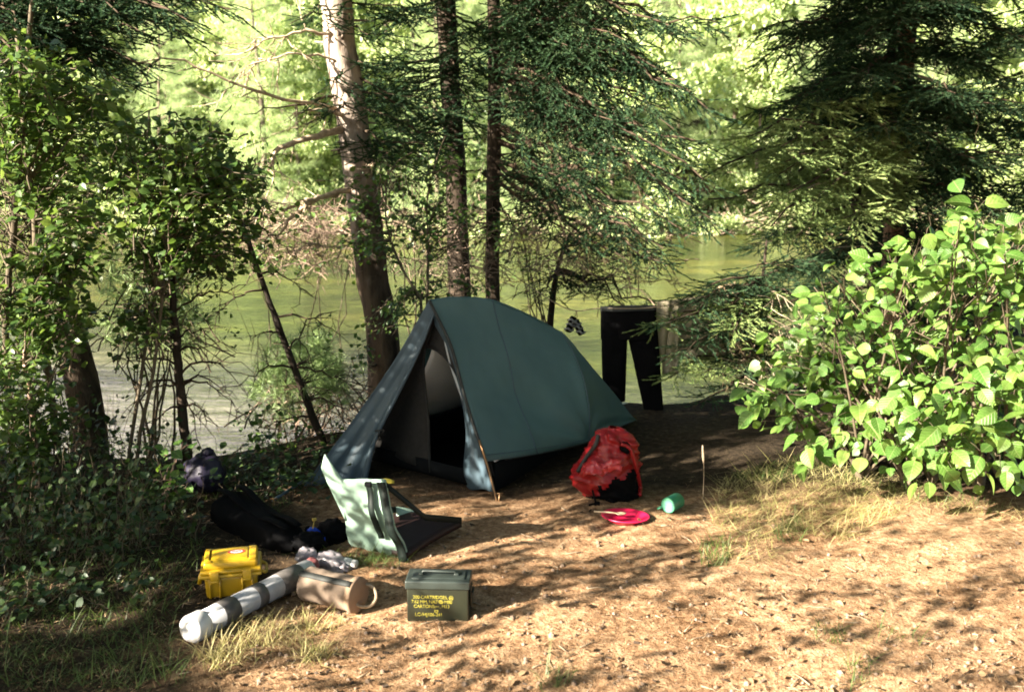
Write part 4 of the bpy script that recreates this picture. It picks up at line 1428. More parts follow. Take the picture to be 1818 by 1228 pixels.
# ---- bushes overhanging the far waterline
bl = [[], []]
for s in range(2):
    mb = MB()
    rr_ = np.random.default_rng(90 + s)
    pos = []
    for i in range(26):
        c_ = rr_.normal(size=3) * [.9, .8, .45] + [0, 0, .9]
        pos.append(c_ + norm(rr_.normal(size=(60, 3))) * (rr_.random((60, 1)) ** .4) * [.6, .6, .4])
    pos = np.concatenate(pos); pos = pos[pos[:, 2] > -.2]; n = len(pos)
    mb.scatter(LEAF_SMALL, mats_from(pos, rr_.normal(size=(n, 3)), rr_.normal(size=(n, 3)) * .6 + [-.3, -.3, .7], .2 * rr_.uniform(.6, 1.3, n)))
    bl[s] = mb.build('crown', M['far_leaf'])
seen_ = set()
for x in np.arange(-33, 33, 1.5):
    if rng.random() < .22: continue
    s = int(rng.integers(0, 2)); yb = 50.2 + rng.normal() * .6; xb = x + rng.normal() * .4
    e = empty('far_bush', (xb, yb, ground_z(xb, yb) - .1), 'pale green bush overhanging the far waterline', 'bush', 'bushes along the far waterline')
    sc = rng.uniform(.6, 1.35); e.scale = (sc * rng.uniform(.9, 1.4), sc, sc); e.rotation_euler = (0, 0, rng.uniform(0, 6.28))
    o = bl[s]
    if s in seen_: o = o.copy(); COL.objects.link(o)
    seen_.add(s); o.parent = e

# ---- trees to the left of the camera that throw the shade (leaves kept where the camp lies in shade)
SPR = []
r = rng
tw_v, tw_t = [], []
for i in range(7):
    s = i / 6
    b0 = len(tw_v)
    a = (1 if i % 2 else -1) * r.uniform(.4, 1.1)
    d = np.array([math.cos(a), math.sin(a), r.uniform(-.3, .3)])
    n_ = norm(np.cross(d, [0, 0, 1.0]) + r.normal(size=3) * .3)
    p = np.array([s, 0, 0])
    tw_v += [tuple(p), tuple(p + d * .12 + n_ * .08), tuple(p + d * .26), tuple(p + d * .12 - n_ * .08)]
    tw_t += [(b0, b0 + 1, b0 + 2), (b0, b0 + 2, b0 + 3)]
b0 = len(tw_v)
tw_v += [(0, -.008, 0), (0, .008, 0), (1, 0, 0)]
tw_t.append((b0, b0 + 1, b0 + 2))
LTWIG = tri_tpl(tw_v, tw_t, [0] * 14 + [1])
N = 60000
u = r.uniform(U0 + .5, U1 - 2, N); v = r.uniform(1.2, 16, N)
t = r.uniform(2.6, 8, N)
hf = 0.535


def infr(P, mg=.6):
    Yc = P[:, 1] * math.cos(PITCH) - (P[:, 2] - 1.7) * math.sin(PITCH)
    Zc = P[:, 1] * math.sin(PITCH) + (P[:, 2] - 1.7) * math.cos(PITCH)
    return (Yc > -.3) & (np.abs(P[:, 0]) < hf * Yc + mg) & (np.abs(Zc) < .362 * Yc + mg)


for _ in range(30):
    P = np.stack([u - SD[0] * t, v - SD[1] * t, t * TE], 1)
    bad = infr(P)
    if not bad.any(): break
    t[bad] += .4
P = np.stack([u - SD[0] * t, v - SD[1] * t, t * TE], 1)
# soft clumps so that shade breaks up like leaves do
cl_n = np.array([fold(a, b_, c_, 1.6) for a, b_, c_ in P])
out_dir = norm(r.normal(size=P.shape) * .8 + np.array([.3, 0, -.1]))
lp = np.max([lit_prob(P + out_dir * .34 * f_) for f_ in (-.1, .1, .3, .5, .7, .9, 1.1, 1.3)], axis=0)
keep = (r.random(N) > lp) & (np.linalg.norm(P[:, :2], axis=1) > .9)
keep &= ~((lp > .3) & (lp < .6) & (cl_n < .02))
P = P[keep]
out_dir = out_dir[keep]
# leaf clusters that throw the separate shadow patches on the open ground, the pack and the trunks
SP, SX = [], []


def throw(u_, v_, dens_len=.34):
    u_, v_ = np.atleast_1d(u_), np.atleast_1d(v_)
    tt = r.uniform(2.2, 5.5) + r.normal(size=len(u_)) * .5
    for _ in range(40):
        Q_ = np.stack([u_ - SD[0] * tt, v_ - SD[1] * tt, tt * TE], 1)
        bad_ = infr(Q_) | (np.linalg.norm(Q_ * [1, 1, .4], axis=1) < 1.0)
        if not bad_.any(): break
        tt = np.where(bad_, tt + .4, tt)
    SP.append(Q_); SX.append(norm(r.normal(size=Q_.shape) * .8 + [.3, 0, -.1]))


for poly, per_m2 in (([(840, 985), (1000, 968), (1080, 985), (1260, 950), (1350, 925), (1330, 955), (1150, 1012), (1000, 1040), (860, 1012)], 40), ([(1375, 905), (1470, 892), (1470, 952), (1402, 965)], 60), ([(1570, 1050), (1640, 1008), (1760, 1000), (1740, 1062), (1600, 1092)], 46),
                     ([(745, 1140), (830, 1114), (1000, 1112), (945, 1152), (800, 1195)], 55), ([(1500, 1150), (1600, 1132), (1710, 1150), (1560, 1210)], 22), ([(1060, 1150), (1130, 1140), (1160, 1195), (1080, 1205)], 22), ([(560, 1200), (760, 1192), (760, 1260), (560, 1260)], 26), ([(640, 1120), (700, 1120), (720, 1150), (650, 1160)], 22), ([(840, 1050), (1000, 1040), (1000, 1060), (840, 1100)], 30),
                     ([(1290, 950), (1520, 960), (1500, 1000), (1320, 990)], 14), ([(700, 1110), (1000, 1110), (1100, 1120), (1000, 1228), (700, 1240)], 7), ([(1400, 1140), (1818, 1120), (1900, 1260), (1400, 1260)], 3), ([(250, 1150), (520, 1190), (560, 1260), (200, 1280)], 40), ([(1700, 900), (1818, 930), (1818, 960), (1700, 930)], 20), ([(1230, 1060), (1330, 1050), (1340, 1110), (1240, 1120)], 14), ([(1020, 900), (1180, 890), (1170, 905), (1030, 915)], 22)):
    g = np.array(gpoly(poly))
    lo, hi = g.min(0), g.max(0)
    n_ = int(np.prod(hi - lo) * per_m2)
    q_ = lo + r.random((n_, 2)) * (hi - lo)
    q_ = q_[in_poly(q_[:, 0], q_[:, 1], g)]
    for a_ in q_[::3]:                                   # in small sprays
        throw(a_[0] + r.normal(size=3) * .07, a_[1] + r.normal(size=3) * .07)
for P0_, r_, n_ in ([((1050 + 12 * i, y_, 4.88), .06, 5) for i in range(6) for y_ in (775, 800, 862, 880)] + [((1180 + 22 * i, y_, 7.05), .06, 4) for i in range(6) for y_ in (555, 605, 640)] + [((x_, y_, 4.5), .07, 6) for x_, y_ in ((395, 900), (420, 915), (445, 925), (470, 940), (500, 955), (530, 965), (560, 960), (590, 945), (430, 950), (470, 965), (400, 930))] + [((x_, y_, 5.3), .05, 6) for x_, y_ in ((735, 600), (715, 640), (692, 675), (680, 700), (655, 725), (640, 760), (750, 570), (600, 815), (590, 840))] + [((x_, y_, 5.4), .12, 7) for x_, y_ in ((1310, 680), (1350, 640), (1390, 600), (1440, 570), (1400, 680), (1350, 740), (1420, 740), (1480, 640), (1500, 560))] + [((x_, 1042, 3.72), .035, 7) for x_ in (375, 400, 425, 450)] + [((x_, y_, 4.18), .02, 1) for x_, y_ in ((600, 850), (618, 900), (632, 865), (640, 940), (650, 905), (668, 885), (672, 930), (690, 925), (660, 965), (705, 965))] + [((np.interp(z, [0, 3.2], [680, 590]), None, z), .10, 9) for z in (.05, .25, .45, .65, .85)]):
    if P0_[1] is None:
        pp_ = np.array([(P0_[0] - 909) / F * 7.6, 7.6, P0_[2]])
    else:
        pp_ = D(*P0_)
    uu_, vv_ = proj_uv(pp_)
    throw(uu_ + r.normal(size=n_) * r_, vv_ + r.normal(size=n_) * r_)
for PT in (P2, P3):
    for z in np.arange(0, 3.0, .16):
        if r.random() < .2: continue
        uu_, vv_ = proj_uv(at_trunk(PT, z))
        throw(uu_ + r.normal(size=7) * .10, vv_ + r.normal(size=7) * .10)
SP, SX = np.concatenate(SP), np.concatenate(SX)
ok_ = np.ones(len(SP), bool)
for q in TARGETS:
    if q[1] > 7.4 and q[0] < -.7:                        # the pale trunk stays in the sun
        for f_ in (0, .17, .34):
            dq = np.array(q[:3]) - (SP + SX * f_)
            ok_ &= np.linalg.norm(dq - (dq @ L)[:, None] * L, axis=1) > .22
SP, SX = SP[ok_], SX[ok_]
P = np.vstack([P, SP]); out_dir = np.vstack([out_dir, SX])
tpos = np.array([(-4.2, 3.8), (-5.8, 3.5), (-6.8, 4.4), (-3.6, -1.9), (-7.5, 1.2), (-2.4, -2.2), (-5.6, 6.2), (-9, 3.5), (-7.0, -4.2)])
own = np.argmin(np.linalg.norm(P[:, None, :2] - tpos[None], axis=2), axis=1)
for k, (x, y) in enumerate(tpos):
    Q = P[own == k]
    QD = out_dir[own == k]
    if len(Q) < 20: continue
    H = min(Q[:, 2].max() + .3, 12)
    t = empty('shade_tree', (x, y, ground_z(x, y)), 'unseen leafy tree beyond the left edge of the view, its leaves placed to shade the camp', 'tree', 'trees shading the camp')
    tp = np.array([(x, y, -.1), (x + r.normal() * .1, y, H * .5), (x, y, H)])
    trunk(tp, [.08, .06, .015], M['bark_pale'], t, sides=8, n=12)
    mb = MB()
    n = len(Q)
    mb.scatter(LTWIG, mats_from(Q, QD, np.array([-.5, -.3, .6]) + r.normal(size=(n, 3)) * .5, .34 * r.uniform(.7, 1.2, n)))
    for q in Q[r.permutation(n)[:45]]:
        z0 = min(max(.5, q[2] - .5 * np.hypot(q[0] - x, q[1] - y)), H)
        if np.hypot(q[0] - x, q[1] - y) < 4 and not infr(np.linspace([x, y, z0], q, 6)).any():
            mb.add(*tube(bezier_branch((x, y, z0), q, .05, 7), [.02, .004], 4, False), mi=1)
    mb.build('crown', [M['sapling'], M['twig']], t)

for x, y in ((-2.6, -2.6), (2.9, -1.6), (3.9, 1.9), (6.0, 4.4), (.4, -4.5), (8.5, 8.5)):     # tall unseen trees added round the camera, crowns blocking sky light from the camp
    t = empty('shade_tree', (x, y, ground_z(x, y)), 'tall unseen leafy tree added around the clearing, its crown blocking sky light', 'tree', 'added trees blocking the sky')
    trunk(np.array([(x, y, -.1), (x + .1, y, 4), (x, y + .1, 9)]), [.14, .11, .02], M['bark_pale'], t, sides=10, n=12)
    mb = MB()
    n = 6500
    d_ = norm(r.normal(size=(n, 3))) * r.random((n, 1)) ** .4
    cc = np.array([x, y, 6.6]) + d_ * [4.2, 4.2, 2.0]
    uu_, vv_ = proj_uv(cc)
    ok = ~infr(cc, .8) & ~((lit_prob(cc) > .3) & (uu_ < 10) & (vv_ < 15))
    cc = cc[ok]; n = len(cc)
    mb.scatter(LTWIG, mats_from(cc, r.normal(size=(n, 3)), np.array([0, 0, 1.]) + r.normal(size=(n, 3)) * .4, .55 * r.uniform(.7, 1.2, n)))
    for q in cc[r.permutation(n)[:40]]:
        mb.add(*tube(bezier_branch((x, y, max(3.8, q[2] - 1.2)), q, .08, 7), [.035, .006], 5, False), mi=1)
    mb.build('crown', [M['sapling'], M['twig']], t)

#__OBJECTS__
# ================================================================== TENT
def fabric(name, c, c2=None, scale=6, transl=.1, rough=.65, weave=420, spec=.3, bstr=.12):
    m, nt, b = new_mat(name)
    c2 = c2 or tuple(x * .8 for x in c)
    n = noise(nt, scale, 4, .55)
    r = ramp(nt, [(.3, c2), (.7, c)], n.outputs[0])
    nt.links.new(r.outputs[0], b.inputs['Base Color'])
    b.inputs['Roughness'].default_value = rough
    b.inputs['Specular IOR Level'].default_value = spec
    w = noise(nt, weave, 2, .5)
    w2 = noise(nt, 14, 4, .6)
    ad = nt.nodes.new('ShaderNodeMath'); ad.operation = 'MULTIPLY_ADD'; ad.inputs[1].default_value = .12
    nt.links.new(w.outputs[0], ad.inputs[0]); nt.links.new(w2.outputs[0], ad.inputs[2])
    bump(nt, b, ad.outputs[0], bstr, .02)
    if transl:
        t = nt.nodes.new('ShaderNodeBsdfTranslucent')
        nt.links.new(r.outputs[0], t.inputs[0])
        mx = nt.nodes.new('ShaderNodeMixShader')
        mx.inputs[0].default_value = transl
        nt.links.new(b.outputs[0], mx.inputs[1]); nt.links.new(t.outputs[0], mx.inputs[2])
        nt.links.new(mx.outputs[0], nt.nodes['Material Output'].inputs[0])
    return m


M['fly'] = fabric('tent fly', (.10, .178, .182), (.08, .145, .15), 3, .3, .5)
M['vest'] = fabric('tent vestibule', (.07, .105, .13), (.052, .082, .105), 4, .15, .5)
M['inner'] = fabric('inner tent cloth', (.82, .84, .82), (.74, .77, .75), 4, .45, .8)
M['mesh'] = fabric('tent netting', (.03, .028, .026), (.02, .019, .018), 40, .1, .9)
M['tub'] = fabric('tent floor', (.006, .007, .008), None, 6, 0, .9, 420, .08)
M['black'] = fabric('black nylon', (.0035, .0035, .004), (.002, .002, .0025), 8, 0, .8, 420, .06)
M['webbing'] = simple('black webbing', (.02, .022, .02), None, 80, .7)
M['alu'] = simple('bronze pole', (.22, .125, .06), (.15, .085, .04), 30, .35, metal=.7, bstr=0)

ax = norm(np.array([.53, .85, 0]))
FRf = GT(880, 886)
FLf = FRf + np.array([-.85, .53, 0]) * 1.02
FLf[2] = gz(FLf)
YA = 5.33
pole_px = np.array([(762, 533), (776, 562), (801, 615), (821, 690), (838, 747), (863, 822), (880, 886)], float)
Yp = np.linspace(0, 1, 7)
pole = np.array([D(p[0], p[1], YA + (FRf[1] - YA) * (max(0, (p[1] - 533) / 353)) ** 1.1) for p in pole_px])
poleC = resample(pole, 24)
A = pole[0]
ridge = resample(curve_px([(762, 532, YA), (800, 527, 5.42), (850, 528, 5.55), (885, 535, 5.65), (935, 556, 5.82), (985, 583, 6.0), (1010, 603, 6.1), (1060, 662, 6.32), (1098, 707, 6.5), (1126, 744, 6.62)]), 60)
hem = resample(curve_px([(862, 820, 5.13), (905, 814, 5.24), (950, 806, 5.37), (995, 797, 5.55), (1036, 787, 5.72), (1060, 776, 5.93), (1090, 762, 6.25), (1126, 746, 6.62)]), 60)


def samp(C, t):
    x = np.clip(t, 0, 1) * (len(C) - 1)
    i = min(int(x), len(C) - 2)
    return C[i] * (1 - (x - i)) + C[i + 1] * (x - i)


kp = int(np.argmin(np.linalg.norm(poleC - hem[0], axis=1)))
pole_top = resample(poleC[:kp + 1], 30)
corner = hem[int(.62 * 59)]


def fly_right(u, v):
    Rr, H = samp(ridge, u), samp(hem, u)
    P = Rr * (1 - v) + H * v
    dev = samp(pole_top, v) - (ridge[0] * (1 - v) + hem[0] * v)
    P = P + dev * (1 - sm(u / .5))
    # belly outwards over the rear hoop, slight hollow between hoops
    n = np.array([.75, -.55, .4])
    P = P + n * (.075 * max(0, 1 - abs(u - .60) / .32) ** 1.3 * math.sin(PI * min(1, v * 1.02)) ** .8)
    P = P - n * .030 * math.sin(PI * min(1, u / .6)) * math.sin(PI * v)
    # tension folds fanning out of the pulled-out corner
    dx, dy = (u - .62), (1 - v)
    dd = math.hypot(dx * 1.6, dy)
    an = math.atan2(dx * 1.6, dy + 1e-6)
    P = P + n * (.016 * math.sin(an * 9 + .8) * math.exp(-dd * 1.1) * min(1, dd * 5))
    P = P + n * (.010 * fold(P[0], P[1], P[2], 2.2, 3) + .004 * fold(P[0] * 2, P[1], P[2], 7, 13))
    return P


RL = ridge[-1]


def hem_left(u):
    a = FLf + np.array([0, 0, .12])
    bpt = a + ax * 1.25 + np.array([.05, 0, -.02])
    if u < .62: return a * (1 - u / .62) + bpt * (u / .62)
    k = (u - .62) / .38
    return bpt * (1 - k) + RL * k


def fly_left(u, v):
    Rr, H = samp(ridge, u), hem_left(u)
    P = Rr * (1 - v) + H * v
    return P + np.array([.8, -.5, -.3]) * (.05 * math.sin(PI * v) * (1 - .6 * u))


tent = empty('tent', (FRf + FLf) / 2 + ax * .8, 'small teal grey ridge tent with its front door open, pitched on the bank', 'tent')
mb = MB(); mb.add(*grid(fly_right, 60, 40))
mb.add(*grid(fly_left, 40, 20))
solid(mb.build('fly', M['fly'], tent), .003)
# black seam tape on the ridge front and along the pole edge, hem binding
mb = MB()
mb.add(*tube(poleC + norm(np.array([.2, -1, .15])) * .010, .0085, 8))
for C in (hem + [0, -.004, 0],):
    mb.add(*tube(C, .0035, 6))
mb.build('seam_binding', M['webbing'], tent)
mb = MB()
for uu_ in (.30, .60):
    mb.add(*tube(np.array([fly_right(uu_ + (.62 - uu_) * v * (uu_ > .5), v) + [.002, -.003, .002] for v in np.linspace(0, 1, 40)]), .0028, 5))
mb.add(*tube(np.array([fly_right(u, .97) + [.002, -.003, 0] for u in np.linspace(0, .98, 50)]), .002, 4))
mb.build('panel_seam', M['vest'], tent)
mb = MB()
mb.add(*tube(np.vstack([poleC[kp - 2:], poleC[-1] + [0.0, 0, -.03]]) + np.array([.006, -.02, 0]), .0065, 8))
mb.build('pole', M['alu'], tent)
# vestibule, left door panel: from the apex out to a peg
VL = GT(539, 866) + [0, 0, .01]
door_edge = resample(np.array([D(772, 548, YA - .01), D(757, 590, YA - .01), D(735, 640, 5.30), D(702, 704, 5.28), D(671, 765, 5.25), D(655, 810, 5.24), D(644, 857, 5.22)]), 30)
outer = np.array([A, D(700, 640, 5.32), D(622, 752, 5.27), VL])
outer = resample(outer, 30)


def vest(u, v):
    a, b = samp(outer, u), samp(door_edge, u)
    P = a * (1 - v) + b * v
    P = P + np.array([.1, .6, -.1]) * (.03 * math.sin(PI * v) * u)
    P = P + np.array([.3, -.8, .2]) * (.012 * math.sin(v * 14 + u * 5) * u ** 1.5 + .018 * fold(P[0], P[1], P[2], 3.2, 9) * u)
    return P


mb = MB(); mb.add(*grid(vest, 50, 24))


def vest_back(u, v):
    a = samp(outer, u)
    b = A * (1 - u) + FLf * u
    return a * (1 - v) + b * v + np.array([-.5, .2, 0]) * .04 * math.sin(PI * v) * u


mb.add(*grid(vest_back, 30, 12))
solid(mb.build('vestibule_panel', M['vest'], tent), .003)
mb = MB()
mb.add(*tube(door_edge + np.array([.004, -.012, 0]), [.004, .006, .006, .010, .012, .010, .018, .02], 8, True, .06))
mb.build('rolled_door_edge', M['vest'], tent)
mb = MB()
tg = door_edge[int(.66 * 29)] + np.array([.004, -.03, 0])
mb.add(*tube(np.array([tg - [.022, 0, .004], tg + [.026, 0, .004]]), .006, 6))
mb.add(*tube(np.array([tg, tg + [-.006, 0, -.04]]), .003, 5))
mb.build('toggle', M['webbing'], tent)
# right flap gathered beside the pole
fl_in = resample(np.array([D(771, 575, YA + .02), D(797, 624, YA + .0), D(815, 690, 5.28), D(827, 764, 5.25), D(823, 830, 5.2), D(830, 868, 5.2)]), 24)
fl_out = resample(np.vstack([poleC[2:-1]]), 24)


def flap(u, v):
    P = samp(fl_in, u) * (1 - v) + samp(fl_out, u) * v
    return P + np.array([.1, -1, 0]) * (.014 * math.sin(v * 9 + u * 6) * u + .02 * fold(P[0], P[1], P[2], 5, 4) * u)


mb = MB(); mb.add(*grid(flap, 40, 14))
solid(mb.build('door_flap', M['vest'], tent), .003)
# inner tent
ins = 0.05


def foot(u, side):
    """inner footprint edge: u front to rear"""
    if side > 0:
        a, b = FRf + ax * .10 + np.array([-.06, .03, 0]), np.array([.30, 5.86, 0])
        c_ = RL + np.array([-.12, -.1, 0])
    else:
        a, b = FLf + ax * .10 + np.array([.05, -.03, 0]), FLf + ax * 1.2 + np.array([.1, 0, 0])
        c_ = RL + np.array([-.16, -.04, 0])
    P = a * (1 - u / .62) + b * (u / .62) if u < .62 else b * (1 - (u - .62) / .38) + c_ * ((u - .62) / .38)
    P = np.array(P, float); P[2] = gz(P) + .008
    return P


def rid_in(u):
    p = samp(ridge, .05 + .9 * u) + np.array([0, 0, -.07])
    p[2] = max(p[2], .16)
    return p


def wall_in(side, lo, hi):
    def f(u, v):
        b = foot(u, side)
        t_ = b + np.array([0, 0, .17])
        if hi == 0:
            return b * (1 - v) + t_ * v
        P = t_ * (1 - v) + rid_in(u) * v
        return P + np.array([.8 * side, -.4 * side, .1]) * (-.13 if side < 0 else -.07) * math.sin(PI * v) * (1 - .6 * u)
    return f


mb = MB()
mb.add(*grid(wall_in(-1, 0, 1), 30, 16)); mb.add(*grid(wall_in(1, 0, 1), 30, 16))
solid(mb.build('inner_wall', M['inner'], tent), .002)
mb = MB()
mb.add(*grid(wall_in(-1, 0, 0), 30, 3)); mb.add(*grid(wall_in(1, 0, 0), 30, 3))
mb.add(*grid(lambda u, v: foot(u, 1) * (1 - v) + foot(u, -1) * v + [0, 0, .004], 30, 6))
front0, front1 = foot(0, -1), foot(0, 1)
mb.add(*grid(lambda u, v: (front0 * (1 - u) + front1 * u) + ax * -.004 + [0, 0, .09 * v], 12, 3))
solid(mb.build('floor_tub', M['tub'], tent), .003)
# netting door wall at the front with a D shaped opening on its right
Ai = rid_in(0)
Lw = front0 + [0, 0, .09]
Rw = front1 + [0, 0, .09]


def proj_on_front(px, py):
    """where the view ray meets the plane of the front netting"""
    n = np.cross(Lw - Ai, Rw - Ai)
    d = ray(px, py)
    return EYE + d * (np.dot(Ai - EYE, n) / np.dot(d, n))


open_l = resample(np.array([proj_on_front(*q) for q in ((755, 617), (753, 650), (757, 700), (761, 750), (762, 800), (764, 838))]), 20)
left_l = resample(np.array([Ai, Ai * .6 + Lw * .4 + np.array([-.02, 0, .02]), Lw]), 20)
mb = MB()
mb.add(*grid(lambda u, v: samp(left_l, u) * (1 - v) + samp(open_l, u) * v + ax * .015 * math.sin(8 * v) * u, 20, 12))
open_r = resample(np.array([proj_on_front(*q) for q in ((757, 616), (775, 622), (795, 640), (814, 672), (826, 715), (832, 770), (834, 840))]), 20)
right_l = resample(np.array([Ai, Ai * .5 + Rw * .5 + np.array([.03, 0, .03]), Rw]), 20)
mb.add(*grid(lambda u, v: samp(open_r, u) * (1 - v) + samp(right_l, u) * v, 20, 8))
solid(mb.build('netting_door', M['mesh'], tent), .002)
mb = MB()
mb.add(*tube(open_l + ax * -.006, .004, 6)); mb.add(*tube(open_r + ax * -.006, .004, 6))
mb.build('door_zip', M['webbing'], tent)
# guy line, pegs
mb = MB()
cg = corner + np.array([.10, -.12, 0]); cg[2] = gz(cg) + .02
mb.add(*tube(np.array([corner, cg]), .004, 5)); mb.add(*tube(np.array([cg + [0, 0, -.05], cg + [.01, -.01, .03]]), .005, 6))
mb.build('corner_strap', M['webbing'], tent)
ST = GT(484, 898)
mb = MB()
mb.add(*tube(np.array([VL + [0, 0, .03], ST + [0, 0, .03]]), .008, 6))
mb.build('guy_line', M['vest'], tent)
for q in (ST, GT(884, 888)):
    mb = MB()
    mb.add(*tube(np.array([q + [0, 0, -.06], q + [.01, -.01, .045]]), .005, 6))
    mb.add(*tube(np.array([q + [-.012, 0, .04], q + [.028, -.01, .045]]), .004, 6))
    mb.build('peg', M['alu'], tent)

# ================================================================== AMMO BOX
a0, a1 = GT(723, 1102), GT(832, 1100)
M['olive'] = simple('olive paint', (.014, .016, .008), (.009, .011, .006), 12, .42, .12, .002, .5)
M['olive_lid'] = simple('worn dark green paint', (.026, .034, .03), (.016, .021, .018), 14, .38, .15, .002, .5)
M['yellow_print'] = simple('yellow stencil paint', (.40, .34, .04), (.14, .13, .03), 60, .6, 0)
wd = np.linalg.norm(a1 - a0)
yaw = math.atan2(a1[1] - a0[1], a1[0] - a0[0])
mid = (a0 + a1) / 2
dp, hh = .115, .165
ctr = mid + rz(yaw) @ np.array([0, dp / 2, 0])
box = empty('ammo_box', ctr, 'olive green steel ammunition box with yellow stencilled lettering', 'ammo box')
rt_ = rz(yaw)
base = np.array([ctr[0], ctr[1], min(a0[2], a1[2]) - .004])
mb = MB()
V, Fc = rbox((wd, dp, hh), .006, 3)
mb.add(xf(V, rt_, base), Fc)
V, Fc = rbox((wd - .03, .004, hh - .05), .003, 1)        # pressed panel edge on the back
mb.add(xf(V, rt_, base + rt_ @ np.array([0, dp / 2 + .001, .02])), Fc)
mb.build('body', M['olive'], box)
mb = MB()
V, Fc = rbox((wd + .012, dp + .014, .034), .006, 3)
mb.add(xf(V, rt_, base + [0, 0, hh - .026]), Fc)
V, Fc = rbox((wd - .03, dp - .03, .006), .004, 2)
mb.add(xf(V, rt_, base + [0, 0, hh + .0065]), Fc)
lid = mb.build('lid', M['olive_lid'], box)
mb = MB()                                                # folded carrying handle on the lid
hp = [(-.07, 0, .016), (-.062, 0, .024), (.062, 0, .024), (.07, 0, .016)]
mb.add(*tube(np.array([base + [0, 0, hh] + rt_ @ np.array(q) for q in hp]), .005, 8))
for sx_ in (-1, 1):
    V, Fc = rbox((.018, .03, .008), .002)
    mb.add(xf(V, rt_, base + rt_ @ np.array([.07 * sx_, 0, hh + .012])), Fc)
h_ = mb.build('handle', M['olive_lid'], box)
mb = MB()                                                # latch on the right end
V, Fc = rbox((.008, .05, .085), .003)
mb.add(xf(V, rt_, base + rt_ @ np.array([wd / 2 + .006, 0, hh - .11])), Fc)
mb.add(*tube(np.array([base + rt_ @ np.array([wd / 2 + .014, y_, hh - .05]) for y_ in (-.03, .03)]), .004, 6))
mb.build('latch', M['olive'], box)


def text_on(parent, txt, size, org, right, upv, mat, name='lettering', align='LEFT', off=.0012):
    cu = bpy.data.curves.new(name, 'FONT')
    cu.body = txt
    cu.size = size
    cu.extrude = .0004
    cu.align_x = align
    cu.space_character = .92
    cu.materials.append(mat)
    o = bpy.data.objects.new(name, cu)
    COL.objects.link(o)
    right = norm(right); upv = norm(upv); n = np.cross(right, upv)
    mx = Matrix(np.vstack([np.column_stack([right, upv, n, org + n * off]), [0, 0, 0, 1]]).tolist())
    me = bpy.data.meshes.new_from_object(o)
    bpy.data.objects.remove(o)
    o = bpy.data.objects.new(name, me)
    COL.objects.link(o)
    o.parent = parent
    o.matrix_local = Matrix.Translation(-Vector(parent.location)) @ mx
    return o


fr, fu = rt_ @ np.array([1., 0, 0]), np.array([0, 0, 1.])
F0 = base + rt_ @ np.array([-wd / 2, -dp / 2, 0])
k = wd / 109
for txt, px_, pz_, s_ in (('200 CARTRIDGES, @', 11, 45 * k, 8.4), ('7.62 MM, NATO', 8, 36.5 * k, 8.4), ('M80', 66, 36.5 * k, 8.4), ('CARTONS,', 12, 28 * k, 8.4), (', M13', 58, 28 * k, 8.4), ('LC-94J106-241', 14, 12.5 * k, 8.8)):
    text_on(box, txt, s_ * k, F0 + fr * px_ * k + fu * pz_, fr, fu, M['yellow_print'])
mb = MB()                                                # circled cross, link symbol, carton mark


def mark(cx, cz, pts):
    Q = np.array([F0 + fr * (cx + x) * k + fu * (cz + z * k) - np.cross(fr, fu) * -.0014 for x, z in pts])
    mb.add(Q, [tuple(range(len(Q)))], 0, False)


for a in range(16):
    t0, t1_ = a * PI / 8, (a + 1) * PI / 8
    mark(61, 39.3 * k, [(3.6 * math.cos(t0), 3.6 * math.sin(t0)), (3.6 * math.cos(t1_), 3.6 * math.sin(t1_)), (2.6 * math.cos(t1_), 2.6 * math.sin(t1_)), (2.6 * math.cos(t0), 2.6 * math.sin(t0))])
mark(61, 39.3 * k, [(-2.6, -.5), (2.6, -.5), (2.6, .5), (-2.6, .5)])
mark(61, 39.3 * k, [(-.5, -2.5), (.5, -2.5), (.5, -.55), (-.5, -.55)])
mark(61, 39.3 * k, [(-.5, .55), (.5, .55), (.5, 2.5), (-.5, 2.5)])
mark(52, 30.5 * k, [(-5, -.9), (5, -.9), (5, .9), (-5, .9)])
for q in ([(-4.5, -3.5), (4.5, -3.5), (4.5, -2.2), (-4.5, -2.2)], [(-4.5, -2.1), (-2.8, -2.1), (-2.8, 3), (-4.5, 3)], [(2.8, -2.1), (4.5, -2.1), (4.5, 3), (2.8, 3)], [(-2.7, .6), (2.7, .6), (2.7, 2), (-2.7, 2)]):
    mark(52, 22.5 * k, [(x * .75, z * .75) for x, z in q])
mb.build('printed_symbols', M['yellow_print'], box)

# ================================================================== YELLOW CASE
M['yellow'] = simple('yellow plastic', (.42, .26, .008), (.35, .21, .007), 9, .38, .08, .003, .5)
M['white'] = simple('white plastic', (.55, .54, .53), (.44, .43, .42), 25, .4, .1, .002)
M['red_print'] = simple('red print', (.45, .035, .03), None, 30, .5, 0)
c0_, c1_ = GT(362, 1064), GT(466, 1052)
wd = .235
yaw = math.atan2(c1_[1] - c0_[1], c1_[0] - c0_[0]) * .7
rt_ = rz(yaw)
dp, hh = .18, .145
c0_ = GT(364, 1064)
base = np.array(list((c0_ + rt_ @ np.array([wd / 2 - .01, dp / 2, 0]))[:2]) + [c0_[2] - .006])
case = empty('hard_case', base, 'yellow plastic hard case with a red and white oval sticker on the lid', 'case')


def loc(x, y, z):
    return base + rt_ @ np.array([x, y, z])


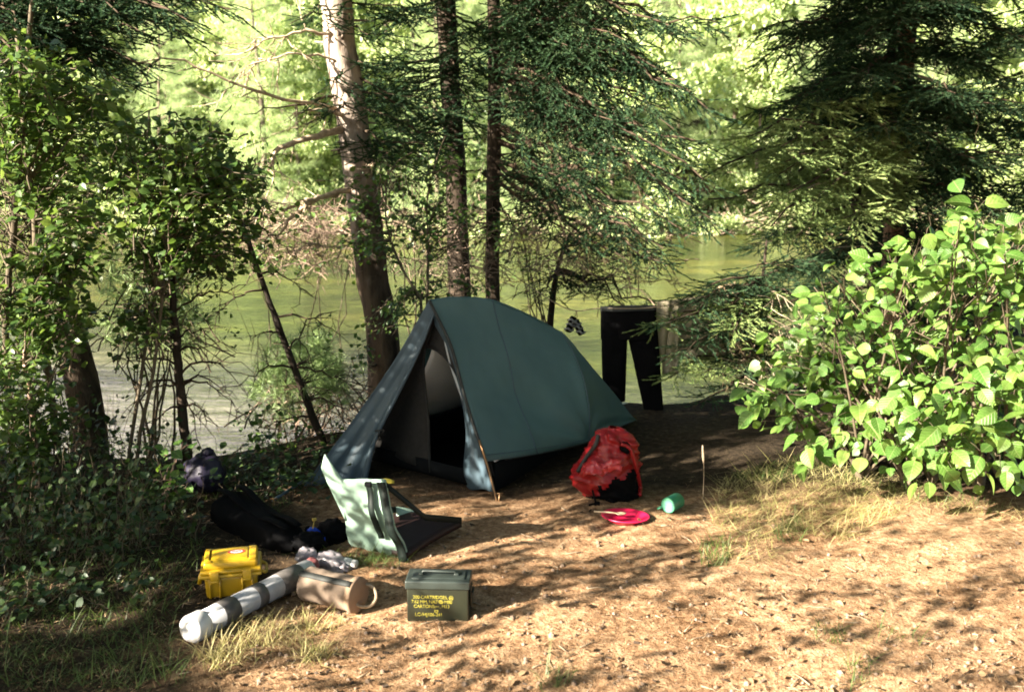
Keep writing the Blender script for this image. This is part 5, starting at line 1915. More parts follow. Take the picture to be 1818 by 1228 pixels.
mb = MB()
V, Fc = rbox((wd - .02, dp - .02, hh - .05), .014, 3, .95); mb.add(xf(V, rt_, loc(0, 0, 0)), Fc)
V, Fc = rbox((wd + .012, dp + .012, .016), .006, 2); mb.add(xf(V, rt_, loc(0, 0, hh - .052)), Fc)
for x in (-.085, -.045, .045, .085):
    V, Fc = rbox((.010, .012, hh - .06), .003, 1); mb.add(xf(V, rt_, loc(x, -dp / 2 + .008, .004)), Fc)
mb.build('body', M['yellow'], case)
mb = MB()
V, Fc = rbox((wd + .010, dp + .010, .016), .006, 2); mb.add(xf(V, rt_, loc(0, 0, hh - .034)), Fc)
V, Fc = rbox((wd - .016, dp - .016, .036), .013, 3); mb.add(xf(V, rt_, loc(0, .004, hh - .022)), Fc)
V, Fc = rbox((wd - .075, dp - .06, .006), .003, 2); mb.add(xf(V, rt_, loc(-.01, .0, hh + .012)), Fc)
for x in (-.09, .09):
    V, Fc = rbox((.03, dp - .03, .007), .003, 2); mb.add(xf(V, rt_, loc(x, 0, hh + .011)), Fc)
lid = mb.build('lid', M['yellow'], case)
for x in (-.065, .065):
    mb = MB()
    V, Fc = rbox((.036, .012, .05), .004, 2); mb.add(xf(V, rt_, loc(x, -dp / 2 - .012, hh - .068)), Fc)
    V, Fc = rbox((.030, .008, .012), .003, 2); mb.add(xf(V, rt_, loc(x, -dp / 2 - .018, hh - .066)), Fc)
    mb.build('latch', M['yellow'], case)
mb = MB()
mb.add(*tube(resample(np.array([loc(wd / 2 + .004, -.05, hh - .05), loc(wd / 2 + .022, -.045, hh - .06), loc(wd / 2 + .026, 0, hh - .064), loc(wd / 2 + .022, .045, hh - .06), loc(wd / 2 + .004, .05, hh - .05)]), 14), .007, 8))
mb.build('handle', M['yellow'], case)
mb = MB()
mb.add(*tube(np.array([loc(-wd / 2 - .004, -.06, hh - .04), loc(-wd / 2 - .012, -.05, hh - .08), loc(-wd / 2 - .004, .05, hh - .08)]), .008, 8))
mb.build('hinge', M['yellow'], case)
st = loc(.022, .012, hh + .0195)
mb = MB()
n = 32
for r0, r1, mi_ in ((0, .72, 1), (.72, 1, 0)):
    V = []
    for q in range(n):
        a = 2 * PI * q / n
        for rr in (r0, r1):
            V.append(st + rt_ @ np.array([.036 * rr * math.cos(a), .022 * rr * math.sin(a), 0]))
    mb.add(V, [(2 * q, 2 * q + 1, 2 * ((q + 1) % n) + 1, 2 * ((q + 1) % n)) for q in range(n)], mi_, False)
V, Fc = rbox((.036, .009, .0005), 0); mb.add(xf(V, rt_, st + [0, 0, .0004]), Fc, 0)
mb.build('sticker', [M['red_print'], M['white']], case)

# ================================================================== WHITE TUBE WITH GREY BANDS
p0, p1 = GT(345, 1138), GT(552, 1030)
rad = .048
d = norm(p1 - p0)
p0 = p0 + [0, 0, rad - .004] + np.array([-.01, .012, 0])
p1 = p1 + [0, 0, rad - .004]
ln = np.linalg.norm(p1 - p0)
tu = empty('map_tube', (p0 + p1) / 2, 'long white plastic tube with grey bands lying on the grass', 'tube')
M['tube_white'] = simple('scuffed white tube', (.36, .36, .37), (.27, .27, .28), 18, .4, .08, .002)
M['tape'] = simple('grey tape', (.085, .075, .07), (.055, .05, .046), 40, .55, .25, .002)
fr_ = frame(d)


def along(prof, n=36):
    V, Fc = lathe(prof, n)
    return V[:, [2, 0, 1]] @ fr_.T + p0, Fc


mb = MB(); mb.add(*along([(0.001, 0.02), (rad, .02), (rad, ln), (rad - .002, ln + .004), (0.001, ln + .004)]))
mb.build('body', M['tube_white'], tu)
for s0, s1 in ((.20, .32), (.48, .555), (.70, .90)):
    mb = MB(); mb.add(*along([(rad, ln * s0), (rad + .0025, ln * s0 + .001), (rad + .0025, ln * s1 - .001), (rad, ln * s1)]))
    mb.build('band', M['tape'], tu)
mb = MB(); mb.add(*along([(.001, -.004), (rad * .62, -.004), (rad * .66, -.012), (rad * .80, -.014), (rad + .004, -.012), (rad + .007, -.004), (rad + .007, .05), (rad + .003, .056), (rad, .058)]))
mb.build('end_cap', M['white'], tu)

# ================================================================== BEIGE CANISTER
M['canvas'] = fabric('beige canvas', (.20, .15, .115), (.145, .108, .08), 16, 0, .9, 300, .15, .25)
M['end_bounce'] = fabric('bounce lit end cloth', (.27, .185, .125), (.21, .14, .095), 16, 0, .9, 300, .15, .25)  # end disc colour raised to stand in for warm bounce light
M['rope'] = simple('beige rope', (.30, .235, .16), (.19, .145, .095), 120, .9, .5, .003)
q0, q1 = GT(546, 1062), GT(634, 1084)
rad = .072
d = norm((q1 - q0) * [1, 1, 0] + np.array([0, -.015, 0]))
q0 = q0 + [0, 0, rad - .004]; ln = .215
ln = float(np.linalg.norm((q1 - q0)[:2])) + .01
fr_ = frame(d)
ca = empty('canvas_canister', q0 + d * ln / 2, 'beige canvas cylinder bag with dark strap and rope loop, lying on its side', 'bag')


def along2(u, v):
    a = 2 * PI * v
    P = np.array([u * ln, math.cos(a), math.sin(a)])
    rr = rad * (1 - .05 * math.sin(PI * u)) + .004 * fold(u * 3, math.cos(a), math.sin(a), 1.6, 5)
    if u == 0: rr *= .93
    return q0 + fr_ @ np.array([P[0], P[1] * rr, P[2] * rr])


mb = MB(); mb.add(*grid(along2, 28, 41))
V, Fc = lathe([(.001, -.006), (rad * .85, -.004), (rad * .94, .002)], 32); mb.add(V[:, [2, 0, 1]] @ fr_.T + q0, Fc)
mb.build('body', M['canvas'], ca)
V, Fc = lathe([(rad * .9, -.014), (rad * 1.02, -.012), (rad * 1.035, .002), (rad * 1.0, .010), (rad * .93, .0125), (rad * .4, .014), (.001, .0145)], 36)
mb = MB(); mb.add(V[:, [2, 0, 1]] @ fr_.T + q0 + d * ln, Fc)
mb.build('end_disc', M['end_bounce'], ca)
mb = MB()
side_ = fr_[:, 1]; upx = fr_[:, 2]
for sgn, w_ in ((.50, .010),):
    a = PI / 2 + .62
    C = np.array([q0 + d * t_ + (upx * math.sin(a) + side_ * math.cos(a)) * (rad + .004) for t_ in np.linspace(.0, ln + .003, 12)])
    tang = -upx * math.cos(a) + side_ * math.sin(a)
    V = np.concatenate([np.stack([p - tang * .013, p + tang * .013], 0) for p in C])
    mb.add(V, [(2 * i, 2 * i + 1, 2 * i + 3, 2 * i + 2) for i in range(11)])
solid(mb.build('strap', M['webbing'], ca), .003)
mb = MB()
e0 = q0 + d * (ln + .002)
mb.add(*tube(resample(np.array([e0 - upx * .022 - side_ * .02, e0 + d * .022 - upx * .040 - side_ * .012, e0 + d * .055 - upx * .040 + side_ * .012, e0 + d * .070 - upx * .012 + side_ * .032, e0 + d * .050 + upx * .022 + side_ * .045, e0 + d * .0 + upx * .030 + side_ * .050]), 22), .007, 8, True, .05))
mb.build('rope_handle', M['rope'], ca)


# ================================================================== SOFT LUMPS
def lump(name, ctr, size, mat, amp, fs, seed, parent=None, sub=4, rot=0, flat=True, crush=0, mb=None):
    bm = bmesh.new()
    bmesh.ops.create_icosphere(bm, subdivisions=sub, radius=1)
    V = np.array([v.co[:] for v in bm.verts])
    Fc = [tuple(v.index for v in f.verts) for f in bm.faces]
    bm.free()
    out = []
    for p in V:
        k = 1 + amp * fold(p[0], p[1], p[2], fs, seed)
        if crush:
            from mathutils import noise as mn
            k += crush * (abs(mn.noise(Vector(p * fs * 1.7) + Vector((seed, 3, 1)))) - .25)
        q = p * k * np.array(size)
        if flat: q[2] = max(q[2], -size[2] * .72)
        out.append(q)
    out = xf(np.array(out), rz(rot), ctr)
    own_ = mb is None
    mb = mb or MB()
    mb.add(out, Fc)
    if own_: return mb.build(name, mat, parent)


M['poly'] = fabric('plastic bag', (.34, .31, .33), (.25, .22, .24), 10, .35, .3, 100, .5, .3)
M['pink'] = fabric('pinkish cloth', (.30, .10, .10), (.22, .07, .07), 10, .1, .7)
pb = GT(566, 1012)
bag = empty('plastic_bag', pb, 'crumpled whitish plastic bag between the white tube and the canister', 'plastic bag')
mb = MB()
lump('', D(585, 996, pb[1] + .02) + [0, 0, -.005], (.085, .05, .05), None, .22, 1.2, 4, None, 4, -.45, True, .35, mb)
lump('', D(545, 986, pb[1] + .03), (.05, .035, .04), None, .2, 1.3, 9, None, 4, .3, False, .35, mb)
lump('', D(605, 1010, pb[1] - .02), (.045, .04, .035), None, .2, 1.4, 2, None, 4, .3, True, .35, mb)
mb.build('body', M['poly'], bag)
lump('contents', D(553, 1003, pb[1] - .05), (.035, .03, .035), M['pink'], .2, 2, 6, bag, 3)
pbt = GT(618, 1006)
bt = empty('pill_bottle', pbt, 'small pale grey bottle lying behind the canister', 'bottle')
V, Fc = lathe([(.001, 0), (.021, 0), (.024, .005), (.024, .055), (.018, .064), (.015, .068), (.015, .072)], 24)
B = frame(np.array([.95, -.3, 0]))
bo = pbt + [-.04, 0, .024]
M['pale_grey'] = simple('pale grey plastic', (.30, .32, .32), (.22, .24, .24), 20, .4, .05)
mb = MB(); mb.add(V[:, [2, 0, 1]] @ B.T + bo, Fc); mb.build('body', M['pale_grey'], bt)
V, Fc = lathe([(.018, .066), (.019, .068), (.019, .086), (.016, .088), (.001, .088)], 24)
mb = MB(); mb.add(V[:, [2, 0, 1]] @ B.T + bo, Fc); mb.build('cap', M['white'], bt)

# blue bottle
M['blue'] = simple('blue plastic', (.012, .05, .42), (.008, .03, .28), 14, .25, .05, .002, .6)
bp = GT(562, 972)
bb = empty('water_bottle', bp, 'bright blue plastic bottle beside the black pack', 'bottle')
V, Fc = lathe([(.001, 0), (.036, 0), (.043, .008), (.044, .05), (.040, .058), (.044, .066), (.044, .11), (.030, .132), (.018, .138), (.018, .148)], 28)
Bq = frame(norm(np.array([-.55, .75, .18])))
V = V * .8
V2 = V[:, [2, 0, 1]] @ Bq.T + bp + [0.02, -.02, .037]
mb = MB(); mb.add(V2, Fc); mb.build('body', M['blue'], bb)
V, Fc = lathe([(.021, .142), (.022, .144), (.022, .165), (.018, .168), (.001, .168)], 24)
mb = MB(); mb.add(.8 * V[:, [2, 0, 1]] @ Bq.T + bp + [.02, -.02, .037], Fc); mb.build('cap', M['black'], bb)

# ================================================================== BLACK PACK (long, lying)
k0, k1 = GT(405, 935), GT(520, 990)
k0 = k0 + np.array([0, .02, 0])
bk = empty('backpack', (k0 + k1) / 2, 'black backpack lying flat behind the yellow case', 'backpack')
d0, d1 = D(402, 905, 4.72), D(528, 968, 4.25)
axp = d1 - d0
lnp = np.linalg.norm(axp)
fr_ = frame(axp)


def pack(u, v):
    a = 2 * PI * v
    w_ = .135 * (1 - .42 * u) * min(1, (u * 9 + .15)) ** .4 * min(1, ((1 - u) * 7 + .12)) ** .5
    h_ = .115 * (1 - .45 * u) * min(1, (u * 9 + .15)) ** .4 * min(1, ((1 - u) * 7 + .12)) ** .5
    c_, s_ = math.cos(a), math.sin(a)
    c_ = math.copysign(abs(c_) ** .7, c_); s_ = math.copysign(abs(s_) ** .7, s_)
    k_ = 1 + .10 * fold(u * 3, c_, s_, 1.5, 7)
    return d0 + fr_ @ np.array([u * lnp, c_ * w_ * k_, s_ * h_ * k_])


mb = MB(); mb.add(*grid(pack, 40, 41)); mb.build('body', M['black'], bk)
mb = MB()
for off in (-.05, .05):
    C = np.array([d0 + fr_ @ np.array([u * lnp, off * (1 - .4 * u), (.124 + .02 * math.sin(u * 9)) * (1 - .45 * u)]) for u in np.linspace(.05, .95, 18)])
    sd = fr_[:, 1]
    V = np.concatenate([np.stack([p - sd * .018, p + sd * .018], 0) for p in C])
    mb.add(V, [(2 * i, 2 * i + 1, 2 * i + 3, 2 * i + 2) for i in range(17)])
solid(mb.build('shoulder_strap', M['black'], bk), .008)
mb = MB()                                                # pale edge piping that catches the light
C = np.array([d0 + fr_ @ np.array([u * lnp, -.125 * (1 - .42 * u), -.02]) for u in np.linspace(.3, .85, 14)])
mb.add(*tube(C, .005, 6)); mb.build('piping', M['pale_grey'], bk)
mb = MB()
lump('', D(548, 962, 4.25), (.075, .06, .05), None, .2, 1.8, 21, None, 4, .4, False, .4, mb)
lump('', D(590, 948, 4.42), (.09, .07, .07), None, .2, 1.8, 23, None, 4, .4, False, .4, mb)
mb.build('top_pocket', M['black'], bk)
mb = MB(); V, Fc = rbox((.022, .008, .014), .003); mb.add(xf(V, rz(.5), D(558, 924, 4.3)), Fc); mb.add(*tube(np.array([D(558, 924, 4.3), D(555, 938, 4.3)]), .003, 6))
M['ochre'] = simple('ochre webbing', (.35, .25, .05), None, 40, .7)
mb.build('buckle', M['ochre'], bk)

# dark purple stuff sack at the bank
sk = GT(366, 872)
ss = empty('stuff_sack', sk, 'round dark purple stuff sack at the edge of the bank', 'stuff sack')
M['purple'] = fabric('dark purple nylon', (.014, .011, .026), (.009, .007, .018), 8, .05, .5)
lump('body', sk + [0, 0, .10], (.11, .10, .12), M['purple'], .12, 1.6, 31, ss, 4, 0, True, .2)
mb = MB(); lump('', sk + [0.02, 0, .225], (.03, .03, .025), None, .3, 3, 3, None, 3, 0, False, .4, mb); mb.build('neck', M['purple'], ss)

# ================================================================== MINT FOLDING GROUND CHAIR
M['mint'] = fabric('mint nylon', (.31, .43, .35), (.26, .38, .30), 7, .12, .5)
M['dark_green'] = fabric('dark green nylon', (.004, .009, .007), None, 8, 0, .6)
M['maroon'] = fabric('dark maroon nylon', (.018, .007, .006), None, 8, 0, .6)
h1, h2 = GT(624, 972), GT(722, 995)
hd = norm(h2 - h1)
t1_, t2_ = D(606, 851, h1[1] - .12), D(680, 853, h2[1] - .02)
ch = empty('camp_chair', (h1 + h2) / 2, 'mint green folding ground chair standing open in front of the tent', 'camp chair')


def backp(u, v):
    P = (h1 * (1 - u) + h2 * u) * (1 - v) + (t1_ * (1 - u) + t2_ * u) * v
    n = np.array([-.3, -.9, .1])
    P = P + n * (.03 * math.sin(PI * v) - .02 * math.sin(PI * u) + .014 * math.sin(v * 10 + u * 3) * (1 - v) + .02 * fold(P[0], P[1], P[2], 6, 2))
    if v < .15: P = P + np.array([0, 0, .02 * (fold(u * 4, 0, 0, 2, 8)) * (1 - v / .15)])
    return P


mb = MB(); mb.add(*grid(backp, 24, 30))
solid(mb.build('backrest', M['mint'], ch), .014, 1)
# pulled-up wing at the upper left
w0, w1, w2, w3 = backp(.03, .99), D(577, 806, h1[1] - .08), D(570, 830, h1[1] - .09), backp(.02, .42)
mb = MB()
mb.add(*grid(lambda u, v: (w1 * (1 - v) + w0 * v) * (1 - u) + (w2 * (1 - v) + w3 * v) * u + np.array([-.1, -.4, 0]) * .02 * math.sin(PI * u) * math.sin(PI * v), 10, 14))
solid(mb.build('side_wing', M['mint'], ch), .010)
mb = MB()                                                # dark strap down the back and dark binding at its right edge
sd = norm(t2_ - t1_)


def ribbon(C, w_, sd_):
    V = np.concatenate([np.stack([p - sd_ * w_, p + sd_ * w_], 0) for p in C])
    mb.add(V, [(2 * i, 2 * i + 1, 2 * i + 3, 2 * i + 2) for i in range(len(C) - 1)])


nb_ = np.array([-.25, -.95, .1])
ribbon(np.array([backp(.66, v) + nb_ * .027 for v in np.linspace(.25, .99, 14)]), .016, sd)
ribbon(np.array([backp(.98, v) + nb_ * .026 for v in np.linspace(.02, .99, 16)]), .022, sd)
solid(mb.build('strap', M['dark_green'], ch), .004)
mb = MB(); V, Fc = rbox((.034, .012, .02), .004); mb.add(xf(V, rz(-.4), backp(.66, .93) + nb_ * .034), Fc)
mb.build('buckle', M['black'], ch)
perp = norm(np.array([-hd[1], hd[0], 0]))
s1, s2 = h1 + perp * .36 + hd * .02, h2 + perp * .36 + hd * .04


def seat(u, v):
    P = (h1 * (1 - u) + h2 * u) * (1 - v) + (s1 * (1 - u) + s2 * u) * v
    P = P + [0, 0, .022 + .02 * math.sin(PI * v) + .05 * v * v]
    return P


mb = MB(); mb.add(*grid(seat, 12, 16))
solid(mb.build('seat', M['maroon'], ch), .03, 0)
mb = MB()
ribbon(np.array([backp(1, .93) + perp * .01, (backp(1, .93) + s2) / 2 + [.0, 0, -.02], s2 + [0, 0, .09]]), .016, np.array([0, 0, 1.]))
ribbon(np.array([backp(0, .93) + perp * .01, (backp(0, .93) + s1) / 2 + [.0, 0, -.02], s1 + [0, 0, .09]]), .016, np.array([0, 0, 1.]))
solid(mb.build('side_strap', M['dark_green'], ch), .004)
mb = MB()                                                # light folded edge of the seat
e0, e1 = D(702, 899, 4.55), D(758, 917, 4.62)
mb.add(*grid(lambda u, v: e0 * (1 - u) + e1 * u + np.array([.01, -.02, -.05]) * v + np.array([0, 0, .012]) * math.sin(PI * u), 10, 6))
solid(mb.build('seat_edge', M['mint'], ch), .012)
mb = MB()
y0 = D(668, 856, 4.55)
mb.add(*grid(lambda u, v: y0 + np.array([.085 * u - .02 * v * (1 - u), .03 * u, -.05 * v * (1 - .7 * u) + .015 * math.sin(PI * u)]), 8, 6))
M['yellow_cloth'] = fabric('yellow cloth', (.5, .42, .06), None, 10, .1, .7)
yt = solid(mb.build('cleaning_cloth', M['yellow_cloth']), .006)
tag(yt, 'small yellow cloth behind the top of the mint chair', 'cloth')

# ================================================================== RED PACK
M['red'] = fabric('red coated nylon', (.24, .008, .010), (.18, .006, .007), 6, .06, .42, 200, .35, .25)
rb = GT(1075, 892)
rp = empty('dry_bag', rb, 'slumped red pack with black base leaning at the rear corner of the tent', 'pack')
YR = rb[1] + .12
prof = [  # (px centre, py, half width px, depth half m)
    (1088, 890, 40, .08), (1082, 868, 58, .13), (1074, 842, 62, .145), (1076, 818, 57, .14), (1084, 800, 48, .12), (1086, 782, 36, .10), (1086, 766, 28, .07), (1086, 758, 12, .03)]
pc = np.array(prof)


def redbag(u, v):
    x = u * (len(pc) - 1)
    i = min(int(x), len(pc) - 2)
    f = x - i
    f = f * f * (3 - 2 * f) * .5 + f * .5
    q = pc[i] * (1 - f) + pc[i + 1] * f
    a = 2 * PI * v
    c_ = D(q[0], q[1], YR)
    w_ = q[2] * YR / F
    P = c_ + np.array([math.cos(a) * w_, math.sin(a) * q[3], 0])
    n = np.array([math.cos(a), math.sin(a), .15])
    k_ = .030 * fold(P[0], P[1], P[2], 7, 12) + .045 * (abs(fold(P[0] * .8, P[1], P[2] * 1.6 + P[0] * .8, 9, 17)) - .25)
    P = P + n * k_
    P[2] = max(P[2], rb[2] - .005)
    return P


Vr, Fr = grid(redbag, 56, 65)
cen = Vr[Fr].mean(1)
pxs = 909 + F * (cen[:, 0] / (cen[:, 1] * math.cos(PITCH) - (cen[:, 2] - 1.7) * math.sin(PITCH)))
pys = 614 + F * -(cen[:, 1] * math.sin(PITCH) + (cen[:, 2] - 1.7) * math.cos(PITCH)) / (cen[:, 1] * math.cos(PITCH) - (cen[:, 2] - 1.7) * math.sin(PITCH))
dark = (pys > 862 - (pxs - 1075) * .50 + 6 * np.sin(pxs * .2)) & (pxs > 1062)
dark |= (pys > 880)
mb = MB(); mb.add(Vr, Fr[~dark]); mb.build('body', M['red'], rp)
mb = MB(); mb.add(Vr, Fr[dark]); mb.build('base_panel', M['black'], rp)


def onbag(px, py, off=.012):
    """front surface of the bag near a view direction"""
    d_ = norm(ray(px, py))
    w_ = cen - EYE
    tt = w_ @ d_
    dist = np.linalg.norm(w_ - tt[:, None] * d_, axis=1)
    cand = np.where(dist < .012)[0]
    j = cand[np.argmin(tt[cand])] if len(cand) else np.argmin(dist)
    return cen[j] - d_ * off


mb = MB()                                                # top flap folding over toward the camera
mb.add(*grid(lambda u, v: onbag(1036 + 68 * u, 822 + 24 * v - 8 * u, .03 + .02 * v) + np.array([0, -.012 * math.sin(u * 7) * v, .008 * math.sin(u * 9)]), 16, 10))
M['red_light'] = fabric('lighter red nylon', (.40, .03, .03), (.30, .016, .018), 6, .1, .3, 200, .6, .25)  # lighter, glossier red than the body
solid(mb.build('top_flap', M['red_light'], rp), .006)
for pts in (((1105, 786), (1118, 800), (1130, 830), (1140, 862), (1146, 880)), ((1060, 770), (1054, 790), (1040, 806), (1022, 840))):
    mb = MB()
    C = resample(np.array([onbag(*q, .016) for q in pts]), 16)
    mb.add(*tube(C, .011, 8)); mb.build('strap', M['red'] if pts[0][0] > 1100 else M['webbing'], rp)
mb = MB(); lump('', onbag(1112, 796, .0), (.035, .03, .035), None, .2, 2, 5, None, 3, 0, False, .3, mb); mb.build('side_pocket', M['black'], rp)
mb = MB()
for a_, b_ in (((1052, 870), (1058, 893)), ((1058, 893), (1046, 896))):
    mb.add(*tube(np.array([D(*a_, 4.78), D(*b_, 4.74)]), .006, 6))
V, Fc = rbox((.03, .014, .022), .004); mb.add(xf(V, rz(.3), GT(1060, 897)), Fc)
mb.build('buckle', M['black'], rp)

# ================================================================== PLATE, SPOON, MUG
M['magenta'] = simple('cherry plastic', (.62, .014, .075), (.55, .012, .06), 14, .35, .04, .002, .5)
pp = GT(1110, 925)
pl = empty('plate', pp, 'round cherry red plastic plate lying on the bare ground', 'plate')
V, Fc = lathe([(.001, .006), (.075, .006), (.088, .012), (.098, .024), (.118, .030), (.123, .030), (.123, .026), (.100, .020), (.086, .002), (.001, 0)], 48)
mb = MB(); mb.add(xf(V, rx(-.05) @ ry(.03), pp + [0, 0, .003]), Fc); mb.build('dish', M['magenta'], pl)
M['wood'] = simple('pale wood', (.62, .50, .33), (.5, .38, .24), 30, .6)
sp = pp + np.array([-.055, .028, .034])
so_ = empty('spoon', sp, 'pale spoon resting across the left rim of the red plate', 'spoon')
mb = MB()
V, Fc = lathe([(.001, -.003), (.014, -.002), (.019, .003), (.017, .004), (.010, .001), (.001, .001)], 20)
mb.add(xf(V * [1.5, 1, 1], rz(.1), sp + [.035, -.006, -.002]), Fc); mb.build('bowl', M['wood'], so_)
mb = MB(); mb.add(*tube(np.array([sp + [.018, -.005, 0], sp + [-.03, 0, .004], sp + [-.10, .012, .004]]), .0045, 8)); mb.build('shaft', M['wood'], so_)

M['green'] = simple('green enamel', (.028, .21, .105), (.022, .17, .085), 16, .35, .05, .002, .5)
M['mint_in'] = simple('pale green plastic', (.16, .50, .32), None, 16, .35, .05)
gp = GT(1197, 909)
mg = empty('mug', gp, 'green plastic mug lying on its side on the bare ground', 'mug')
fr_ = frame(norm(np.array([.62, .78, .0])))
g0 = gp + np.array([-.035, -.012, .041])
V, Fc = lathe([(.037, 0), (.040, -.001), (.041, .002), (.041, .10), (.037, .106), (.001, .106)], 36)
mb = MB(); mb.add(V[:, [2, 0, 1]] @ fr_.T + g0, Fc); mb.build('body', M['green'], mg)
V, Fc = lathe([(.001, .006), (.034, .005), (.0375, .000)], 36)
mb = MB(); mb.add(V[:, [2, 0, 1]] @ fr_.T + g0, Fc); mb.build('lid', M['mint_in'], mg)
mb = MB(); mb.add(*tube(resample(np.array([g0 + fr_ @ np.array([.02, .036, -.022]), g0 + fr_ @ np.array([.012, .064, -.034]), g0 + fr_ @ np.array([.06, .064, -.034]), g0 + fr_ @ np.array([.075, .036, -.022])]), 14), .006, 8))
mb.build('handle', M['green'], mg)

# ================================================================== CLOTHES LINE AND WASHING
YL = 6.95
ropeP = resample(np.array([P3[np.argmin(np.abs(P3[:, 2] - .9))] + [.06, -.02, 0], D(1000, 545, 7.3), D(1068, 547, YL), D(1165, 545, YL - .02), D(1280, 520, 7.2), D(1400, 470, 7.8), D(1480, 440, 8.4), at_trunk(P4, 1.05)]), 60)
mb = MB(); mb.add(*tube(ropeP, .004, 6))
tag(mb.build('clothes_line', M['rope']), 'thin pale rope strung between trunks, washing hung over it', 'rope')


def cloth_on(name, label, cat, fn, nu, nv, mat, th=.006):
    mb = MB(); mb.add(*grid(fn, nu, nv))
    return solid(tag(mb.build(name, mat), label, cat), th)


def hang_leg(tl, tr, bl, br, Yd, seed, bell=.03):
    """tube of cloth between pixel corners"""
    def f(u, v):
        a = 2 * PI * u
        l_ = np.array(tl) * (1 - v) + np.array(bl) * v
        r_ = np.array(tr) * (1 - v) + np.array(br) * v
        k_ = (1 + math.cos(a)) / 2
        q = r_ * k_ + l_ * (1 - k_)
        P = D(q[0], q[1], Yd)
        return P + np.array([0, math.sin(a) * (bell + .01 * v), 0]) + np.array([0, 1, 0]) * .012 * fold(P[0], P[2], u, 5, seed)
    return f


tr_ = empty('trousers', D(1118, 640, YL), 'black trousers hanging from the line, legs down', 'trousers')
mb = MB()
mb.add(*grid(hang_leg((1067, 570), (1115, 572), (1070, 712), (1110, 712), YL, 3), 29, 20))
mb.add(*grid(hang_leg((1109, 572), (1166, 570), (1143, 727), (1178, 727), YL, 5), 29, 20))
mb.add(*grid(hang_leg((1066, 545), (1165, 543), (1066.5, 602), (1166.5, 602), YL, 7, .028), 41, 12))
mb.build('trouser_legs', M['black'], tr_)
mb = MB(); mb.add(*grid(hang_leg((1065.5, 544), (1165.5, 542), (1065.5, 552), (1165.5, 550), YL, 7, .034), 41, 4)); mb.build('waistband', M['webbing'], tr_)
M['khaki'] = fabric('khaki cotton', (.34, .30, .21), (.26, .22, .15), 12, .25, .85)
M['pale_khaki'] = fabric('pale khaki cotton', (.46, .40, .28), (.36, .31, .21), 12, .25, .85)


def sheet(tl, tr, bl, br, Yd, seed, wav=.02, nf=16):
    def f(u, v):
        q = (np.array(tl) * (1 - u) + np.array(tr) * u) * (1 - v) + (np.array(bl) * (1 - u) + np.array(br) * u) * v
        P = D(q[0], q[1], Yd)
        return P + np.array([0, wav * math.sin(u * nf + seed + v) * (.3 + .7 * v), 0]) + np.array([.3, 1, 0]) * .015 * fold(P[0], P[2], u, 4, seed)
    return f


sh = empty('shirt', D(1230, 600, 7.05), 'khaki shirt hanging from the line beside the black trousers', 'shirt')
mb = MB()
mb.add(*grid(sheet((1176, 534), (1296, 520), (1188, 640), (1290, 634), 7.05, 2), 30, 22))
solid(mb.build('front', M['khaki'], sh), .006)
mb = MB(); mb.add(*grid(sheet((1166, 536), (1192, 532), (1157, 638), (1180, 642), 7.0, 4, .012, 9), 10, 18)); solid(mb.build('sleeve', M['pale_khaki'], sh), .006)
mb = MB(); mb.add(*grid(sheet((1177, 545), (1206, 540), (1176, 665), (1204, 664), 7.02, 6, .012, 9), 10, 18)); solid(mb.build('sleeve', M['pale_khaki'], sh), .006)
cloth_on('towel', 'small tan striped cloth over the line above the shirt', 'towel', sheet((1268, 510), (1306, 500), (1276, 548), (1300, 540), 7.2, 3, .02, 12), 16, 10, simple('striped tan cloth', (.55, .42, .27), (.26, .17, .10), 14, .85, stretch=(6, 6, .4)))
# small dark bundle on the line
hb = D(1020, 578, 7.25)
hbp = ropeP[np.argmin(np.abs(ropeP[:, 0] - hb[0]))]
hn = empty('sandals', hb, 'small black and grey pair of strapped sandals dangling from the line', 'sandals')
M['grey_rub'] = simple('grey rubber', (.22, .23, .22), (.12, .12, .12), 40, .6)
for dx, dz, rot_ in ((-.028, .01, .35), (.03, -.012, -.45)):
    mb = MB()
    V, Fc = rbox((.055, .03, .13), .018, 3)
    mb.add(xf(V - [0, 0, .065], ry(rot_) @ rz(.3), hb + [dx, 0, dz]), Fc)
    s_ = mb.build('sole', M['black'], hn)
    mb = MB()
    for zz in (-.04, 0.0, .035):
        c_ = hb + [dx, -.012, dz] + ry(rot_) @ np.array([0, 0, zz])
        mb.add(*tube(resample(np.array([c_ + [-.034, .01, 0], c_ + [-.012, -.025, .012], c_ + [.014, -.025, -.008], c_ + [.034, .01, 0]]), 10), .008, 6))
    mb.build('strap', M['grey_rub'], hn)
mb = MB()
mb.add(*tube(np.array([hbp, hb + [0, 0, .06]]), .003, 5)); mb.add(*tube(np.array([hbp, hb + [.02, 0, .05]]), .003, 5))
mb.build('cord', M['rope'], hn)

